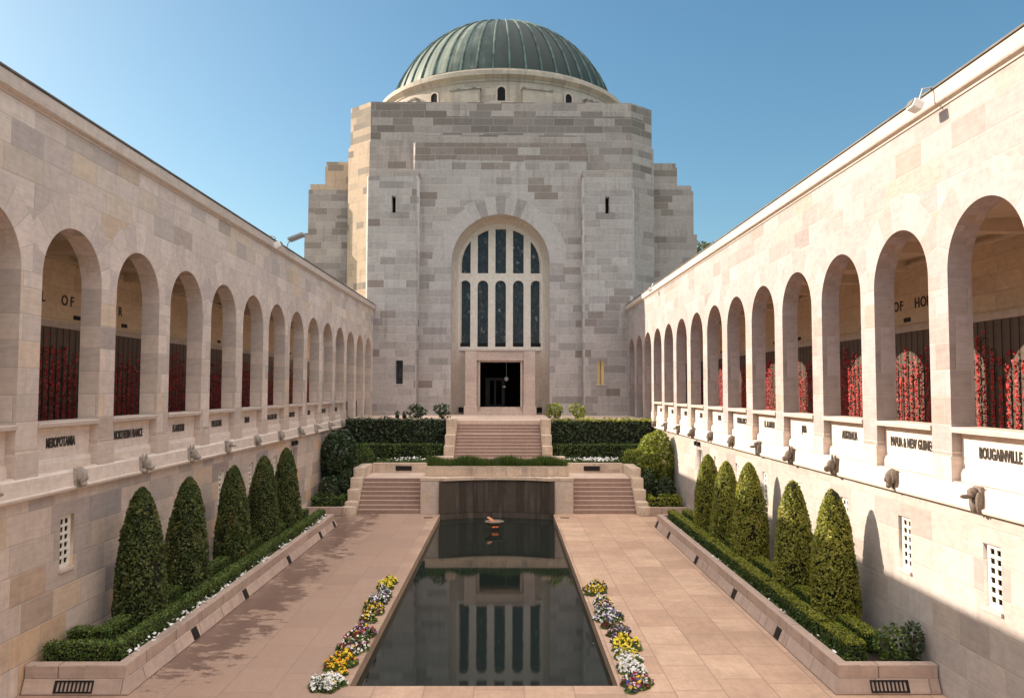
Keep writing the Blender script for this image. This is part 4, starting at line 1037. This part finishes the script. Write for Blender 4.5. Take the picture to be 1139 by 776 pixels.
for s in (-1,1):
    for i, (y, pk, lab) in enumerate(CL[s]):
        x = s*(3.30+.04*random.uniform(-1,1)); rr = .34 if (s < 0 and i == 0) else .27
        r = empty('flower_clump', (x,y,0), lab, 'flowers', 'pansies along the pool')
        ry = .42 if i == 0 else (.92 if (s < 0 and i in (3,4)) else .76)
        def tufts(n, z0, k=14):
            aa_ = np.arange(k)*2.4+rng.random(k)*.8; qq_ = np.sqrt((np.arange(k)+.4)/k)
            c = np.stack([np.cos(aa_)*qq_*rr*.86, np.sin(aa_)*qq_*ry*.92], 1)+rng.normal(size=(k,2))*.05
            c[:,0] = np.clip(c[:,0], -rr*1.02, rr*1.05); hh = rng.uniform(.10,.26,k); w_ = rng.uniform(.11,.17,k)
            j = rng.integers(0,k,n); a = rng.random(n)*6.283; q = rng.random(n)**.5
            p = np.stack([x+c[j,0]+q*w_[j]*np.cos(a), y+c[j,1]+q*w_[j]*1.15*np.sin(a), z0+hh[j]*(1-q**2*.75)*rng.uniform(.75,1.1,n)],1)
            return p, np.stack([q*np.cos(a)*.7, q*np.sin(a)*.7-.25, np.full(n,.8)],1)
        st_ = rng.bit_generator.state
        p, d = tufts(2000, .0); p[:,2] *= rng.uniform(.4,1,2000)
        link('leaves', cards(p, d, .075, 1.7, .8), MAT['box'], r)
        rng.bit_generator.state = st_
        p, d = tufts(600 if pk == 'white' else 360, .035)
        link('blossoms', cards(p, d, .058, 1.0, .55), PET[pk], r)
        MB().lathe([(.01,.004),(rr*.8,.004),(rr*.7,.03),(rr*.5,.06),(.01,.06)], x, y, 20).build('soil', MAT['soil'], r)

# drain plates in the paving near the steps
for s in (-1,1):
    o = MB().box(s*3.35-.22, s*3.35+.22, 38.7, 38.95, .001, .008).build('drain_cover', MAT['black_metal'])
    tag(o, 'small dark drain cover in the paving %s of the pool end' % ('left' if s < 0 else 'right'), 'drain cover', 'drain covers')

# floodlights and lamps on the cloisters
def box_lamp(s, y, label, sz=1.):
    x = 9.29*s
    r = empty('floodlight', (x, y, 12.3), label, 'light', 'floodlights on the cornices')
    me = MB().box(-.16*sz,.16*sz,-.20*sz,.20*sz,-.14*sz,.14*sz,.03).mesh(); me.transform(Matrix.Translation((x-s*.24,y,12.26)) @ Matrix.Rotation(R(24)*s,4,'Y')); link('housing', me, MAT['white_paint'], r)
    me = MB().box(-.012,.012,-.16*sz,.16*sz,-.10*sz,.10*sz).mesh(); me.transform(Matrix.Translation((x-s*.24,y,12.26)) @ Matrix.Rotation(R(24)*s,4,'Y') @ Matrix.Translation((-s*.17*sz,0,0))); link('lens', MAT['lead'] and me, MAT['lead'], r)
    MB().tube([(x-s*.16,y,12.36),(x-s*.08,y,12.62),(x+s*.15,y,12.66)], .022).build('bracket', MAT['grey_metal'], r)
box_lamp(1, 16.1, 'white box floodlight fixed to the sunlit right cornice near the camera', .72)
box_lamp(1, 46.4, 'small floodlight under the far end of the right cornice', .7)
box_lamp(-1, 32.4, 'box floodlight fixed under the left cornice', .9)
r = empty('floodlight', (-9.4,34.9,12.65), 'grey angled floodlight standing up on the left roof edge', 'light', 'floodlights on the cornices')
MB().tube([(-9.4,34.9,12.62),(-9.35,34.9,12.85),(-9.2,34.9,12.95)], .03).build('arm', MAT['grey_metal'], r)
me = MB().box(-.36,.36,-.28,.28,-.07,.07,.03).mesh(); me.transform(Matrix.Translation((-8.98,34.9,13.1)) @ Matrix.Rotation(R(-22),4,'Y')); link('housing', me, MAT['grey_metal'], r)
for s in (-1,1):
    yb = 36.9
    for j in (0,1):
        o = MB().box(*sorted((9.53*s, 9.40*s)), yb+.5*j-.25, yb+.5*j+.0, 3.66, 3.86, .02).build('wall_lamp', MAT['black_metal'])
        tag(o, 'small black box lamp high on the %s lower wall, %s of a pair' % ('left' if s < 0 else 'right', 'nearer' if j == 0 else 'farther'), 'lamp', 'wall lamps')

# gum trees beyond the right roof
def gum(x, y, h, seed, label):
    rg = np.random.default_rng(seed); r = empty('gum_tree', (x,y,0), label, 'tree', 'trees beyond the roofs')
    b = MB(); b.tube([(x,y,-.3),(x+.3,y,h*.35),(x-.2,y,h*.62)],[.45,.34,.2],8); Ps=[]; Ds=[]
    for k in range(9):
        a = rg.random()*6.28; zz_ = h*(.45+.5*rg.random()); ro = h*.22*rg.random()
        c = (x+ro*math.cos(a), y+ro*math.sin(a), zz_)
        b.tube([(x,y,h*.4),((x+c[0])/2,(y+c[1])/2,(h*.45+zz_)/2+.4),c],[.18,.1,.04],6)
        p, d = blob_cloud(c,(h*.13,h*.13,h*.09),900,9,.45,None,seed*10+k); Ps.append(p); Ds.append(d)
    b.build('trunk', MAT['bark'], r); link('crown', cards(np.concatenate(Ps),np.concatenate(Ds),.38,2.2,.9), MAT['euc'], r)
gum(23.6,90,24.2,5,'gum tree crown just showing above the right cloister roof')

# ------------------------------------------------------------------ light, sky, camera
AZ, EL = R(21.5), R(27.7)
to_sun = Vector((-math.cos(AZ)*math.cos(EL), math.sin(AZ)*math.cos(EL), math.sin(EL)))
sl = bpy.data.lights.new('sun', 'SUN'); sl.energy = 3.6; sl.angle = R(.5); sl.color = (1., .86, .71)
so = bpy.data.objects.new('sun', sl); COL.objects.link(so); so.rotation_euler = to_sun.to_track_quat('Z','Y').to_euler(); so.location = (-30,40,60)
wd = bpy.data.worlds.new('World'); SC.world = wd; wd.use_nodes = True
nt = wd.node_tree; nt.nodes.clear()
sky = nt.nodes.new('ShaderNodeTexSky'); sky.sky_type = 'NISHITA'; sky.sun_disc = False
sky.sun_elevation = EL; sky.sun_rotation = math.atan2(to_sun.x, to_sun.y)
sky.altitude = 600; sky.air_density = 1.0; sky.dust_density = 2.0; sky.ozone_density = 1.2
bg = nt.nodes.new('ShaderNodeBackground'); bg.inputs[1].default_value = .15
wo = nt.nodes.new('ShaderNodeOutputWorld'); 
gm = nt.nodes.new('ShaderNodeGamma'); gm.inputs[1].default_value = .82
mt = nt.nodes.new('ShaderNodeMix'); mt.data_type = 'RGBA'; mt.blend_type = 'MULTIPLY'; mt.inputs[0].default_value = 1.; mt.inputs[7].default_value = (.525, .585, .56, 1)
nt.links.new(sky.outputs[0], gm.inputs[0]); nt.links.new(gm.outputs[0], mt.inputs[6]); 
hs = nt.nodes.new('ShaderNodeHueSaturation'); hs.inputs['Saturation'].default_value = 1.3
nt.links.new(mt.outputs[2], hs.inputs['Color'])
# added fill light: an unseen bright cloud layer overhead and behind the viewer
class WT(NT):
    def __init__(s, tree): s.t = tree
wt = WT(nt); tc = wt.n('ShaderNodeTexCoord').outputs['Generated']; dx, dy, dz = wt.xyz(tc)
zc = wt.M('MAXIMUM', dz, .08)
cl = wt.noise(wt.comb(wt.M('DIVIDE', dx, zc), wt.M('DIVIDE', dy, zc), 0.), .9, 6, .6)
lay = wt.mapr(wt.M('SUBTRACT', wt.M('MULTIPLY', dz, 1.1), wt.M('MULTIPLY', dy, .2)), .58, .95, 0., 1., True)
cov = wt.M('MULTIPLY', lay, wt.mapr(cl, .28, .62, .35, 1.))
FILL_CLOUD = 8.6
nt.links.new(wt.mix(cov, hs.outputs[0], (FILL_CLOUD, FILL_CLOUD*.92, FILL_CLOUD*.86)), bg.inputs[0]); nt.links.new(bg.outputs[0], wo.inputs[0])

cam = bpy.data.cameras.new('camera'); co = bpy.data.objects.new('camera', cam); COL.objects.link(co); SC.camera = co
cam.sensor_fit = 'HORIZONTAL'; cam.sensor_width = 36.; cam.lens = 869.996/1139*36; cam.clip_end = 5000; cam.clip_start = .1
pt, yw, rl = .0514, .0072, .0021
def cray(u, v):
    c, s_ = math.cos(rl), math.sin(rl); u, v = c*u+s_*v, -s_*u+c*v
    X, Y, Z = u, 1., -v
    c, s_ = math.cos(pt), math.sin(pt); Y, Z = c*Y-s_*Z, s_*Y+c*Z
    c, s_ = math.cos(yw), math.sin(yw); X, Y = c*X+s_*Y, -s_*X+c*Y
    return Vector((X,Y,Z))
f0 = cray(0,0); rt = (cray(1,0)-f0).normalized(); up = (cray(0,-1)-f0).normalized(); bk = -f0.normalized()
co.matrix_world = Matrix(((rt.x,up.x,bk.x,.4635),(rt.y,up.y,bk.y,0),(rt.z,up.z,bk.z,6.3),(0,0,0,1)))

SC.view_settings.view_transform = 'Standard'; SC.view_settings.look = 'None'; SC.view_settings.exposure = 1.32; SC.view_settings.gamma = 1.0
SC.view_settings.use_curve_mapping = False
SC.cycles.max_bounces = 8; SC.cycles.diffuse_bounces = 5; SC.cycles.glossy_bounces = 4; SC.cycles.sample_clamp_indirect = 8.
